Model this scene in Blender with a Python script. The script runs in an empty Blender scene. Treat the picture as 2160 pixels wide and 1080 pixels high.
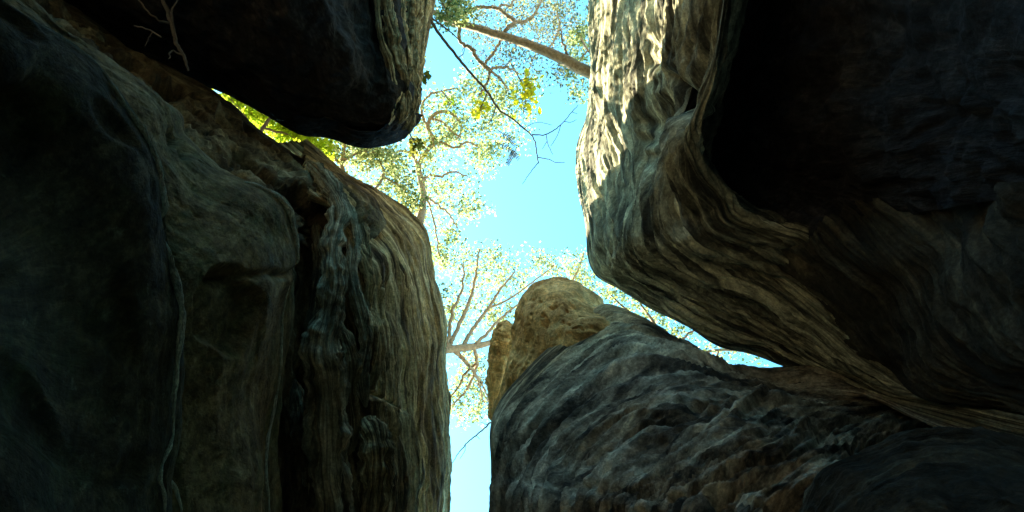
import bpy, math, random
import numpy as np
from mathutils import Vector

random.seed(7)
SC = bpy.context.scene
COL = SC.collection

# ------------------------------------------------------------------ camera
ELEV = math.radians(78.0)          # the camera looks steeply up out of the chasm
EYE = np.array([0.0, 0.0, 1.6])
FPX, CX, CY = 1407.0, 1080.0, 540.0
cam_d = bpy.data.cameras.new('camera')
cam = bpy.data.objects.new('camera', cam_d)
COL.objects.link(cam)
cam.location = EYE
cam.rotation_euler = (math.pi / 2 + ELEV, 0, 0)
cam_d.sensor_width = 36.0
cam_d.lens = 36.0 * FPX / 2160.0
cam_d.clip_start = 0.02
cam_d.clip_end = 500.0
SC.camera = cam

# ------------------------------------------------------------------ sky, sun, exposure
SUN_EL, SUN_AZ = math.radians(45.0), math.radians(-61.0)   # azimuth right of +Y
world = bpy.data.worlds.new('World')
SC.world = world
world.use_nodes = True
wt = world.node_tree
sky = wt.nodes.new('ShaderNodeTexSky')
sky.sky_type = 'NISHITA'
sky.sun_disc = False
sky.sun_elevation = SUN_EL
sky.sun_rotation = SUN_AZ
sky.ozone_density = 4.0
sky.air_density = 1.0
sky.dust_density = 0.8
wb = wt.nodes.new('ShaderNodeMix')
wb.data_type = 'RGBA'
wb.blend_type = 'MULTIPLY'
wb.inputs[0].default_value = 1.0
wb.inputs[7].default_value = (0.52, 1.08, 0.92, 1)      # the photograph's cool white balance
wt.links.new(sky.outputs[0], wb.inputs[6])
wt.links.new(wb.outputs[2], wt.nodes['Background'].inputs[0])
wt.nodes['Background'].inputs[1].default_value = 0.085

sun_d = bpy.data.lights.new('sun', 'SUN')
sun_d.energy = 4.2
sun_d.angle = math.radians(0.5)
sun_d.color = (1.0, 0.89, 0.58)
sun = bpy.data.objects.new('sun', sun_d)
COL.objects.link(sun)
SUN_DIR = Vector((math.sin(SUN_AZ) * math.cos(SUN_EL), math.cos(SUN_AZ) * math.cos(SUN_EL), math.sin(SUN_EL)))
sun.rotation_euler = SUN_DIR.to_track_quat('Z', 'Y').to_euler()
sun.location = SUN_DIR * 40

SC.view_settings.view_transform = 'Standard'
SC.view_settings.look = 'None'
SC.view_settings.gamma = 1.0
SC.view_settings.use_curve_mapping = False
SC.view_settings.exposure = 3.42
SC.render.engine = 'CYCLES'
SC.cycles.use_denoising = True
SC.cycles.max_bounces = 10
SC.cycles.diffuse_bounces = 7
SC.cycles.transmission_bounces = 4
SC.cycles.sample_clamp_indirect = 6.0

# ------------------------------------------------------------------ coordinates
RIGHT = np.array([1.0, 0, 0])
FWD = np.array([0, math.cos(ELEV), math.sin(ELEV)])
DOWN = np.array([0, math.sin(ELEV), -math.cos(ELEV)])   # picture-down in the world


def cs(px, py, d):
    """picture position at a distance of d metres along the view -> camera-space metres (x right, y down, d)"""
    return np.array([(px - CX) / FPX * d, (py - CY) / FPX * d, d], float)


def to_world(c):
    c = np.asarray(c, float)
    return EYE + c[..., 0:1] * RIGHT + c[..., 1:2] * DOWN + c[..., 2:3] * FWD


def W(px, py, d):
    return to_world(cs(px, py, d))


# ------------------------------------------------------------------ noise
def _h(ix, iy, iz, s):
    h = (ix.astype(np.int64) * 374761393 + iy.astype(np.int64) * 668265263 + iz.astype(np.int64) * 2147483647 + s * 1274126177) & 0xFFFFFFFF
    h = ((h ^ (h >> 13)) * 1274126177) & 0xFFFFFFFF
    h = ((h ^ (h >> 16)) * 2246822519) & 0xFFFFFFFF
    return h ^ (h >> 15)


_G3 = np.array([(1, 1, 0), (-1, 1, 0), (1, -1, 0), (-1, -1, 0), (1, 0, 1), (-1, 0, 1), (1, 0, -1), (-1, 0, -1),
                (0, 1, 1), (0, -1, 1), (0, 1, -1), (0, -1, -1), (1, 1, 0), (-1, 1, 0), (0, -1, 1), (0, -1, -1)], float)


def gn(x, y, z=0.0, s=0):
    """gradient noise, about -1..1"""
    x = np.asarray(x, float); y = np.asarray(y, float)
    z = np.zeros_like(x) + z
    x0, y0, z0 = np.floor(x), np.floor(y), np.floor(z)
    fx, fy, fz = x - x0, y - y0, z - z0
    u, v, w = [t * t * t * (t * (t * 6 - 15) + 10) for t in (fx, fy, fz)]
    out = 0
    for i in (0, 1):
        for j in (0, 1):
            for k in (0, 1):
                g = _G3[_h(x0 + i, y0 + j, z0 + k, s) & 15]
                d = g[..., 0] * (fx - i) + g[..., 1] * (fy - j) + g[..., 2] * (fz - k)
                out = out + d * (u if i else 1 - u) * (v if j else 1 - v) * (w if k else 1 - w)
    return out


def fbm(x, y, z=0.0, octs=4, s=0, gain=0.5):
    a, t, f = 1.0, 0, 1.0
    for o in range(octs):
        t = t + a * gn(x * f, y * f, (z * f) if not np.isscalar(z) else z + o * 7.3, s + o * 17)
        a *= gain; f *= 2.03
    return t


def sstep(a, b, x):
    t = np.clip((x - a) / (b - a), 0, 1)
    return t * t * (3 - 2 * t)


# ------------------------------------------------------------------ materials
def nodes_of(m):
    m.use_nodes = True
    nt = m.node_tree
    return nt, nt.nodes, nt.links, nt.nodes['Principled BSDF']


def rock_material(name, ramp, grain=(0.55, 1.42), stretch=(3.0, 60.0), stain=None, stain_amt=0.5, bump=0.25, moss=None, scale=1.0, lichen=0.0, dist=0.15, high=None, fine=(0.52, 1.5), warm=(1.0, 0.98, 0.86)):
    """sandstone: colour bands that follow the bedding ('flow' attribute), stains and grain in object space"""
    m = bpy.data.materials.new(name)
    nt, N, L, bs = nodes_of(m)
    bs.inputs['Roughness'].default_value = 0.92
    bs.inputs['Specular IOR Level'].default_value = 0.18
    at = N.new('ShaderNodeAttribute'); at.attribute_name = 'flow'
    mp = N.new('ShaderNodeMapping'); mp.inputs['Scale'].default_value = (stretch[0], stretch[1], 1)
    L.new(at.outputs['Vector'], mp.inputs[0])
    n1 = N.new('ShaderNodeTexNoise'); n1.inputs['Scale'].default_value = 1.0
    n1.inputs['Detail'].default_value = 8; n1.inputs['Roughness'].default_value = 0.68; n1.inputs['Distortion'].default_value = dist
    L.new(mp.outputs[0], n1.inputs['Vector'])
    cr = N.new('ShaderNodeValToRGB')
    cr.color_ramp.elements[0].position = ramp[0][0]; cr.color_ramp.elements[0].color = (*ramp[0][1], 1)
    cr.color_ramp.elements[1].position = ramp[-1][0]; cr.color_ramp.elements[1].color = (*ramp[-1][1], 1)
    for p, c in ramp[1:-1]:
        e = cr.color_ramp.elements.new(p); e.color = (*c, 1)
    L.new(n1.outputs['Fac'], cr.inputs[0])
    tc = N.new('ShaderNodeTexCoord')
    col = cr.outputs[0]

    def mix(a, b, fac, mode='MIX'):
        x = N.new('ShaderNodeMix'); x.data_type = 'RGBA'; x.blend_type = mode
        L.new(a, x.inputs[6])
        if isinstance(b, tuple): x.inputs[7].default_value = (*b, 1)
        else: L.new(b, x.inputs[7])
        if isinstance(fac, float): x.inputs[0].default_value = fac
        else: L.new(fac, x.inputs[0])
        return x.outputs[2]

    def noise(sc, det=6, rough=0.6, dist=0.0):
        n = N.new('ShaderNodeTexNoise'); n.inputs['Scale'].default_value = sc; n.inputs['Detail'].default_value = det
        n.inputs['Roughness'].default_value = rough; n.inputs['Distortion'].default_value = dist
        L.new(tc.outputs['Object'], n.inputs['Vector'])
        return n.outputs['Fac']

    def rng(v, a, b, c=0.0, d=1.0):
        r = N.new('ShaderNodeMapRange'); r.inputs[1].default_value = a; r.inputs[2].default_value = b
        r.inputs[3].default_value = c; r.inputs[4].default_value = d
        L.new(v, r.inputs[0])
        return r.outputs[0]

    mp2 = N.new('ShaderNodeMapping'); mp2.inputs['Scale'].default_value = (stretch[0] * 3.0, stretch[1] * 4.2, 1); mp2.inputs['Location'].default_value = (3.1, 7.7, 1.3)
    L.new(at.outputs['Vector'], mp2.inputs[0])
    n2 = N.new('ShaderNodeTexNoise'); n2.inputs['Scale'].default_value = 1.0; n2.inputs['Detail'].default_value = 5; n2.inputs['Roughness'].default_value = 0.6; n2.inputs['Distortion'].default_value = dist * 0.6
    L.new(mp2.outputs[0], n2.inputs['Vector'])
    f2 = rng(n2.outputs['Fac'], 0.36, 0.62, fine[0], fine[1])
    fm = N.new('ShaderNodeCombineColor')
    for i in range(3): L.new(f2, fm.inputs[i])
    col = mix(col, fm.outputs[0], 1.0, 'MULTIPLY')
    if stain:
        col = mix(col, stain, rng(noise(1.7 * scale, 7, 0.65, 0.6), 0.48, 0.66, 0.0, stain_amt))
    if moss:
        col = mix(col, moss, rng(noise(2.6 * scale, 8, 0.7, 0.4), 0.50, 0.68, 0.0, 0.8))
    if lichen:
        col = mix(col, (0.34, 0.36, 0.30), rng(noise(9 * scale, 8, 0.72, 0.2), 0.60, 0.72, 0.0, lichen))
    if high:                                              # weathered zone above a height, ragged edge
        geo = N.new('ShaderNodeNewGeometry'); sx = N.new('ShaderNodeSeparateXYZ'); L.new(geo.outputs['Position'], sx.inputs[0])
        ad = N.new('ShaderNodeMath'); ad.operation = 'MULTIPLY_ADD'; ad.inputs[1].default_value = 2.2
        L.new(noise(2.2, 6, 0.65), ad.inputs[0]); L.new(sx.outputs['Z'], ad.inputs[2])
        hc = mix(col, high[2], 1.0, 'MULTIPLY')
        col = mix(col, hc, rng(ad.outputs[0], high[0], high[1]))
    for gs in (11.0, 38.0):
        g = rng(noise(gs * scale, 7, 0.78), 0.32, 0.68, grain[0], grain[1])
        gm = N.new('ShaderNodeCombineColor')
        for i in range(3): L.new(g, gm.inputs[i])
        col = mix(col, gm.outputs[0], 1.0, 'MULTIPLY')
    col = mix(col, warm, 1.0, 'MULTIPLY')                 # tint put into the rock colour to offset the cyan skylight
    L.new(col, bs.inputs['Base Color'])
    b1 = N.new('ShaderNodeBump'); b1.inputs['Strength'].default_value = min(1.0, bump * 1.6); b1.inputs['Distance'].default_value = 0.05
    L.new(n1.outputs['Fac'], b1.inputs['Height'])
    b2 = N.new('ShaderNodeBump'); b2.inputs['Strength'].default_value = min(1.0, bump * 1.6); b2.inputs['Distance'].default_value = 0.02
    L.new(noise(45 * scale, 8, 0.7), b2.inputs['Height'])
    b3 = N.new('ShaderNodeBump'); b3.inputs['Strength'].default_value = min(1.0, bump * 1.8); b3.inputs['Distance'].default_value = 0.025
    L.new(n2.outputs['Fac'], b3.inputs['Height'])
    L.new(b1.outputs[0], b3.inputs['Normal'])
    L.new(b3.outputs[0], b2.inputs['Normal'])
    L.new(b2.outputs[0], bs.inputs['Normal'])
    return m


M = {}
M['tan'] = rock_material('banded_tan_sandstone', [(0.39, (0.075, 0.052, 0.033)), (0.465, (0.29, 0.205, 0.115)), (0.53, (0.52, 0.40, 0.24)), (0.61, (0.68, 0.57, 0.38))], stain=(0.12, 0.07, 0.05), stain_amt=0.35, bump=0.5, stretch=(0.7, 26))
M['grey'] = rock_material('banded_grey_sandstone', warm=(0.90, 0.93, 0.88), ramp=[(0.40, (0.050, 0.046, 0.038)), (0.47, (0.21, 0.195, 0.15)), (0.53, (0.43, 0.40, 0.30)), (0.61, (0.66, 0.62, 0.48))], stain=(0.10, 0.095, 0.08), stain_amt=0.3, bump=0.5, stretch=(0.8, 16))
M['under'] = rock_material('shade_dark_sandstone', warm=(0.6, 0.6, 0.68), ramp= [(0.36, (0.014, 0.0135, 0.0145)), (0.5, (0.028, 0.026, 0.026)), (0.66, (0.058, 0.054, 0.048))], stain=(0.012, 0.012, 0.014), stain_amt=0.7, bump=0.4, stretch=(8, 14))  # near-black base: shade of the undersides and hollow put into the colour
M['moss'] = rock_material('mossy_sandstone', warm=(1.08, 1.0, 0.78), ramp=[(0.36, (0.085, 0.062, 0.033)), (0.5, (0.165, 0.126, 0.07)), (0.64, (0.26, 0.21, 0.125))], stain=(0.075, 0.055, 0.033), stain_amt=0.6, moss=(0.058, 0.078, 0.032), bump=0.4, stretch=(5, 7), dist=0.5, fine=(0.8, 1.2), lichen=0.4)
M['shaded_moss'] = rock_material('shaded_mossy_sandstone', warm=(1.08, 1.0, 0.78), ramp=[(0.34, (0.024, 0.019, 0.011)), (0.5, (0.05, 0.041, 0.024)), (0.66, (0.095, 0.08, 0.05))], stain=(0.020, 0.016, 0.010), stain_amt=0.6, moss=(0.032, 0.050, 0.021), bump=0.4, stretch=(5, 7), dist=0.5, fine=(0.8, 1.2), lichen=0.35)  # mossy rock, base darkened further to hold the near slab's shade
M['dim'] = rock_material('shaded_grey_sandstone', warm=(0.80, 0.74, 0.60), ramp=[(0.38, (0.016, 0.015, 0.014)), (0.5, (0.045, 0.042, 0.037)), (0.64, (0.12, 0.113, 0.095))], stain=(0.05, 0.048, 0.042), stain_amt=0.5, bump=0.5, stretch=(0.8, 9))  # darker grey: shade of the right-hand rocks put into the colour
M['vein'] = rock_material('pale_mineral_vein', [(0.35, (0.34, 0.34, 0.28)), (0.6, (0.58, 0.58, 0.50))], stain=(0.2, 0.2, 0.15), stain_amt=0.3, bump=0.3, stretch=(2, 4))
M['brown'] = rock_material('brown_pitted_sandstone', warm=(0.54, 0.60, 0.62), ramp=[(0.36, (0.05, 0.034, 0.022)), (0.46, (0.18, 0.115, 0.06)), (0.54, (0.34, 0.235, 0.125)), (0.66, (0.52, 0.42, 0.26))], stain=(0.16, 0.075, 0.03), stain_amt=0.4, bump=0.6, stretch=(2, 8))
M['slope'] = rock_material('purple_grey_sandstone', [(0.40, (0.045, 0.038, 0.034)), (0.47, (0.235, 0.18, 0.14)), (0.53, (0.47, 0.375, 0.29)), (0.61, (0.70, 0.595, 0.47))], high=(8.6, 9.8, (1.25, 0.98, 0.68)), warm=(0.90, 0.95, 0.93), stain=(0.16, 0.13, 0.115), stain_amt=0.3, bump=0.6, stretch=(1.2, 15))
M['ochre'] = rock_material('ochre_sandstone', warm=(1.08, 0.98, 0.98), fine=(0.75, 1.3), ramp= [(0.34, (0.26, 0.155, 0.07)), (0.45, (0.50, 0.33, 0.15)), (0.55, (0.64, 0.46, 0.22)), (0.68, (0.70, 0.55, 0.31))], stain=(0.26, 0.16, 0.085), stain_amt=0.35, bump=0.4, stretch=(2, 5))
M['pale'] = rock_material('pale_weathered_sandstone', [(0.38, (0.10, 0.08, 0.06)), (0.46, (0.32, 0.265, 0.185)), (0.53, (0.52, 0.455, 0.34)), (0.62, (0.68, 0.62, 0.50))], stain=(0.13, 0.11, 0.08), stain_amt=0.35, bump=0.5, stretch=(1.0, 12))


# ------------------------------------------------------------------ mesh helpers
def tag(o, label=None, cat=None, group=None, kind=None):
    if label: o['label'] = label
    if cat: o['category'] = cat
    if group: o['group'] = group
    if kind: o['kind'] = kind
    return o


def empty(name, loc):
    o = bpy.data.objects.new(name, None)
    COL.objects.link(o)
    o.location = loc
    o.empty_display_size = 0.3
    return o


def mesh_obj(name, verts, faces, mat, parent=None, smooth=True, flow=None, origin=None):
    """verts: world coordinates (n,3); faces: (m,k) array of one polygon size"""
    verts = np.asarray(verts, np.float32)
    faces = np.asarray(faces, np.int32)
    me = bpy.data.meshes.new(name)
    org = np.zeros(3)
    if parent is not None: org = np.array(parent.location)
    elif origin is not None: org = np.array(origin)
    verts = verts - org.astype(np.float32)
    k = faces.shape[1]
    me.vertices.add(len(verts)); me.vertices.foreach_set('co', verts.ravel())
    me.loops.add(faces.size); me.loops.foreach_set('vertex_index', faces.ravel())
    me.polygons.add(len(faces))
    me.polygons.foreach_set('loop_start', np.arange(0, faces.size, k, dtype=np.int32))
    me.polygons.foreach_set('use_smooth', np.full(len(faces), smooth, dtype=bool))
    me.update(calc_edges=True)
    if flow is not None:
        a = me.attributes.new('flow', 'FLOAT_VECTOR', 'POINT')
        a.data.foreach_set('vector', np.asarray(flow, np.float32).ravel())
    if mat: me.materials.append(mat)
    o = bpy.data.objects.new(name, me)
    COL.objects.link(o)
    if parent is not None: o.parent = parent
    elif origin is not None: o.location = origin
    return o


def catmull(P, n, t=None):
    """resample control points P (k, ...) with a Catmull-Rom curve to n points"""
    P = np.asarray(P, float)
    k = len(P)
    if t is None: t = np.linspace(0, k - 1, n)
    i = np.clip(np.floor(t).astype(int), 0, k - 2)
    f = (t - i).reshape((-1,) + (1,) * (P.ndim - 1))
    ext = np.concatenate([P[:1] * 2 - P[1:2], P, P[-1:] * 2 - P[-2:-1]], 0)
    p0, p1, p2, p3 = ext[i], ext[i + 1], ext[i + 2], ext[i + 3]
    return 0.5 * (2 * p1 + (p2 - p0) * f + (2 * p0 - 5 * p1 + 4 * p2 - p3) * f ** 2 + (3 * p1 - p0 - 3 * p2 + p3) * f ** 3)


def row(pts, d):
    """a bedding line: picture points and their distances -> camera-space control row"""
    if np.isscalar(d): d = [d] * len(pts)
    assert len(pts) == len(d), (len(pts), len(d))
    return np.array([cs(p[0], p[1], q) for p, q in zip(pts, d)])


def over(r, out, ups=((0.10, 0.35), (0.5, 0.75), (2.0, 1.1), (9.0, 1.6)), hs=1.0):
    """rows that carry a rock on past its lip: outward by `out`, upward along the view"""
    out = np.asarray(out, float)
    if out.ndim == 1: out = np.tile(out, (len(r), 1))
    res = []
    for o_, u_ in ups:
        q = r.copy()
        q[:, 0] += out[:, 0] * o_
        q[:, 1] += out[:, 1] * o_
        u_ = u_ * hs
        k = (q[:, 2] + u_) / q[:, 2]
        q[:, 0:2] *= 1.0 + (k[:, None] - 1.0) * 0.9
        q[:, 2] += u_
        res.append(q)
    return res[::-1]


GRID = {}


def rock_surface(name, rows, nu, nv, disp, mat, parent, face_cam=True, lip_row=0, ref=0.0):
    """loft the control rows (rows run along the bedding) into a dense mesh and carve it with disp(u, v, P)"""
    G = np.stack([catmull(r, nu) for r in rows], 0)      # rows x nu x 3
    if lip_row:                                          # few lines over the top, most on the face below the lip
        na = int(nv * 0.14)
        tv = np.concatenate([np.linspace(0, lip_row - 0.25, na, endpoint=False), np.linspace(lip_row - 0.25, len(rows) - 1, nv - na)])
    else:
        tv = np.linspace(0, len(rows) - 1, nv)
    G = catmull(G, nv, tv)                               # nv x nu x 3
    du = np.gradient(G, axis=1); dv = np.gradient(G, axis=0)
    Nn = np.cross(du, dv); Nn /= np.linalg.norm(Nn, axis=2, keepdims=True) + 1e-9
    if face_cam:
        near = G[..., 2] > 0.5
        sg = np.sign(np.sum(Nn * -G, axis=2))[near].sum()
        if sg < 0: Nn = -Nn
    nvv, nuu = G.shape[:2]
    v, u = np.meshgrid(tv, np.linspace(0, rows[0].shape[0] - 1, nuu), indexing='ij')
    h = disp(u, v, G)
    if ref:                                              # thin layers carry less relief
        sp = np.linalg.norm(np.gradient(G, axis=0), axis=2) / np.gradient(tv)[:, None]
        h = h * np.clip(sp / ref, 0.05, 1.0)
    G = G + Nn * h[..., None]
    GRID[name] = (G, tv, rows[0].shape[0] - 1)
    idx = np.arange(nvv * nuu).reshape(nvv, nuu)
    F = np.stack([idx[:-1, :-1], idx[:-1, 1:], idx[1:, 1:], idx[1:, :-1]], -1).reshape(-1, 4)
    fl = np.stack([u.ravel() * 0.25, v.ravel() * 0.25, np.zeros(u.size)], -1)
    return mesh_obj(name, to_world(G.reshape(-1, 3)), F, mat, parent, True, fl)


def line_on(name, v0, u0, u1, w, n=40, dv=0.0, lift=0.018):
    """picture points along a carved surface, for a vein or ridge that lies on it"""
    G, tv, um = GRID[name]
    us = np.linspace(u0, u1, n)
    res = []
    for k, uu in enumerate(us):
        a = int(np.argmin(np.abs(tv - (v0 + dv * k / n)))); b = int(round(uu / um * (G.shape[1] - 1)))
        p = G[a, b]
        f = np.sin(np.pi * (k + 0.6) / (n + 0.2)) ** 0.4
        res.append((p[0] / p[2] * FPX + CX, p[1] / p[2] * FPX + CY, p[2] - lift, w * f * (0.75 + 0.5 * abs(math.sin(k * 0.37)))))
    return res


def strata(u, v, ku, kv, amp, s=0, warp=0.3, sharp=1.0, steps=0.6, nyq=26):
    """long ledges and grooves that run along the bedding"""
    w = warp * (gn(u * 0.33, v * 0.6, 0.0, s + 3) + 0.35 * gn(u * 0.8, v * 1.4, 4.0, s + 4))
    q = v + w * 0.5
    a = gn(u * ku, q * kv, 0.0, s)
    h = 0.85 * sharp * (0.40 - np.abs(a) * 2.0)      # sharp ledges, deep grooves, zero on average
    if kv * 2.3 < nyq: h = h + 0.40 * gn(u * ku * 1.7, q * kv * 2.3, 3.1, s + 5)
    if kv * 4.9 < nyq: h = h + 0.25 * gn(u * ku * 2.6, q * kv * 4.9, 5.7, s + 9)
    if steps and kv < 14:                            # stepped layers: slow rise, quick fall
        m = q * kv * 0.5 + 0.5 * gn(u * 0.5, q * 0.7, 8.0, s + 13)
        t = m % 1.0
        saw = t / 0.72 * sstep(1.0, 0.72, t) - 0.36
        h = h + steps * saw * (0.6 + 1.0 * gn(u * ku * 1.2, m * 0.37, 1.0, s + 11))
    return amp * h


def rough(P, scale, amp, s=0, octs=5):
    return amp * fbm(P[..., 0] * scale, P[..., 1] * scale, P[..., 2] * scale, octs, s)


def pits(u, v, ku, kv, amp, s, thr=0.25):
    n = gn(u * ku, v * kv, 0.0, s) + 0.4 * gn(u * ku * 2.1, v * kv * 2.1, 2.2, s + 1)
    return -amp * sstep(thr, thr + 0.3, n)


def rib(name, path, mat, parent, nu=160, nv=28, amp=0.02, s=0, flat=0.7, kv=5.0, sink=0.0, square=1.0):
    """a standing rib of rock: a tapering tube along picture points (px, py, distance, half width in px)"""
    path = np.array(path, float)
    path[:, 2] += sink
    Pc = catmull(np.array([cs(*q[:3]) for q in path]), nu)
    wd = catmull(path[:, 3:4] / FPX * path[:, 2:3], nu)[:, 0]
    T = np.gradient(Pc, axis=0); T /= np.linalg.norm(T, axis=1, keepdims=True)
    view = Pc / np.linalg.norm(Pc, axis=1, keepdims=True)
    S = np.cross(T, view); S /= np.linalg.norm(S, axis=1, keepdims=True)
    B = np.cross(S, T)
    ang = np.linspace(0, 2 * math.pi, nv, endpoint=False)
    uu, aa = np.meshgrid(np.linspace(0, len(path), nu), ang, indexing='ij')
    taper = np.minimum(1, np.minimum(np.arange(nu), np.arange(nu)[::-1]) / (nu * 0.06)) ** 0.5
    ca, sa = np.cos(aa), np.sin(aa)
    ca, sa = np.sign(ca) * np.abs(ca) ** square, np.sign(sa) * np.abs(sa) ** square
    base = Pc[:, None, :] + (wd * taper)[:, None, None] * (S[:, None, :] * ca[..., None] + B[:, None, :] * sa[..., None] * flat)
    nr = S[:, None, :] * ca[..., None] + B[:, None, :] * sa[..., None]
    hh = amp * (1 - 2.2 * np.abs(gn(uu * 0.6, ca * kv * 0.7 + uu * 0.12, sa * kv * 0.4, s))) + amp * 0.7 * fbm(base[..., 0] * 9, base[..., 1] * 9, base[..., 2] * 9, 4, s + 4)
    G = base + nr * (hh * np.minimum(1, wd[:, None] / 0.06) * taper[:, None])[..., None]
    idx = np.arange(nu * nv).reshape(nu, nv)
    nxt = np.roll(idx, -1, axis=1)
    F = np.stack([idx[:-1], nxt[:-1], nxt[1:], idx[1:]], -1).reshape(-1, 4)
    fl = np.stack([uu.ravel() * 0.25, aa.ravel() * 0.2, np.zeros(uu.size)], -1)
    return mesh_obj(name, to_world(G.reshape(-1, 3)), F, mat, parent, True, fl)


def floor_row(n, x0, x1, y0, y1, d):
    t = np.linspace(0, 1, n)
    return np.stack([x0 + (x1 - x0) * t, y0 + (y1 - y0) * t, np.full(n, d)], -1)


# ================================================================== THE SETTING
# sandy floor of the chasm, under and behind the camera
n = 90
gx, gy = np.meshgrid(np.linspace(-30, 30, n), np.linspace(-30, 30, n))
gz = 0.06 * fbm(gx * 0.9, gy * 0.9, 0.0, 4, 3)
gi = np.arange(n * n).reshape(n, n)
gF = np.stack([gi[:-1, :-1], gi[:-1, 1:], gi[1:, 1:], gi[1:, :-1]], -1).reshape(-1, 4)
fl = mesh_obj('ground', np.stack([gx, gy, gz], -1).reshape(-1, 3), gF, None, None, True, np.stack([gx, gy, gz], -1).reshape(-1, 3))
gm = rock_material('damp_sand', [(0.3, (0.07, 0.055, 0.04)), (0.7, (0.16, 0.13, 0.09))], stretch=(3, 3))
fl.data.materials.append(gm)
tag(fl, kind='structure')

# unseen end walls, added to keep light out of both ends of the cleft
def added_end_wall(sy, y_in, top, s):
    prof = np.array([(y_in - 0.25, -0.6), (y_in, 1.2), (y_in + 0.2, 3.5), (y_in + 0.7, top - 1.0), (y_in + 1.6, top), (y_in + 5, top + 0.6), (y_in + 14, top + 0.8), (y_in + 28, top + 0.5)])
    pr = catmull(prof, 110)
    xs = np.linspace(-28, 28, 170)
    X, T = np.meshgrid(xs, np.arange(110), indexing='ij')
    Y = pr[T, 0] + 0.5 * fbm(X * 0.5, pr[T, 1] * 0.5, 0.0, 4, s)
    Z = pr[T, 1] + 0.25 * fbm(X * 0.7, Y * 0.7, 2.0, 4, s + 9)
    idx = np.arange(X.size).reshape(X.shape)
    F = np.stack([idx[:-1, :-1], idx[:-1, 1:], idx[1:, 1:], idx[1:, :-1]], -1).reshape(-1, 4)
    V = np.stack([X, Y * sy, Z], -1).reshape(-1, 3)
    return tag(mesh_obj('added_end_wall', V, F, M['slope'], None, True, V * 0.3), kind='structure')


added_end_wall(1, 3.9, 6.4, 5)
added_end_wall(-1, 3.1, 7.2, 8)

# ================================================================== LEFT CLIFF
left = empty('rock_wall', (-1.6, 0.4, 0.0))
tag(left, 'tall left cliff with green-black slabs, dark hollow and tan banded edge beside the sky gap', 'cliff')

# --- banded face beside the sky gap
lip = row([(640, 300), (735, 372), (810, 415), (890, 490), (916, 590), (938, 690), (938, 800), (946, 890), (948, 980), (945, 1090), (925, 1500)],
          [7.2, 7.4, 7.7, 8.0, 8.1, 8.1, 8.0, 7.9, 7.8, 7.7, 7.3])
r1 = row([(640, 330), (735, 395), (790, 445), (852, 520), (876, 600), (892, 700), (892, 800), (897, 900), (902, 1000), (900, 1100), (885, 1500)],
         [6.3, 6.5, 6.6, 6.75, 6.8, 6.8, 6.7, 6.6, 6.5, 6.4, 6.0])
r2 = row([(645, 370), (730, 425), (765, 480), (808, 548), (824, 620), (834, 700), (834, 800), (840, 900), (846, 1000), (845, 1100), (835, 1500)],
         [5.5, 5.6, 5.6, 5.65, 5.65, 5.6, 5.55, 5.5, 5.45, 5.4, 5.0])
r3 = row([(650, 410), (725, 455), (748, 510), (772, 578), (778, 640), (788, 700), (776, 800), (768, 890), (780, 1000), (782, 1100), (770, 1500)],
         [4.9, 4.9, 4.85, 4.85, 4.85, 4.8, 4.8, 4.8, 4.75, 4.7, 4.4])
r4 = row([(640, 430), (712, 475), (730, 530), (742, 600), (745, 650), (750, 700), (740, 800), (728, 890), (735, 1000), (735, 1100), (720, 1500)],
         [5.6, 5.6, 5.6, 5.6, 5.6, 5.6, 5.6, 5.3, 5.1, 5.0, 4.8])
r5 = row([(560, 450), (620, 490), (650, 540), (665, 600), (668, 650), (670, 700), (660, 800), (650, 890), (650, 1000), (650, 1100), (640, 1500)], 5.6)
rows = over(lip, (-1, 0), ((0.10, 0.35), (0.40, 1.8), (0.9, 3.9), (9.0, 4.3)), np.array([0.2, 0.25, 0.35, 0.7, 1, 1, 1, 1, 1, 1, 1.0])) + [lip, r1, r2, r3, r4, r5]  # hidden top raised to block sun from the right face


def d_tan(u, v, P):
    ledge = sstep(5.85, 6.15, u - 0.22 * (v - 6.5)) * sstep(7.25, 5.9, v - 0.0) * 0.0
    # broken ledge two thirds of the way down: the layers below it step outwards
    line = u - (7.55 - 0.55 * (v - 4.6)) + 0.10 * fbm(v * 3, u * 2, 0, 3, 91)
    step = sstep(-0.05, 0.10, line) * sstep(5.2, 6.2, v) * 0.12
    cut = -0.10 * np.exp(-(line / 0.07) ** 2) * sstep(5.0, 6.0, v)
    fade = sstep(3.2, 4.2, v)
    h = strata(u, v, 0.11, 4.5, 0.05, 11, 0.5) + strata(u, v, 0.16, 13, 0.022, 12, 0.3) + strata(u, v, 0.4, 30, 0.008, 16, 0.3)
    h += rough(P, 4.0, 0.02, 13, 5) + pits(u, v, 2.5, 20, 0.02, 14, 0.32)
    return h * (0.35 + 0.65 * fade) + step + cut + 0.05 * gn(u * 0.8, v * 1.2, 0, 15)


rock_surface('banded_face', rows, 520, 420, d_tan, M['tan'], left, lip_row=4)

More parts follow.
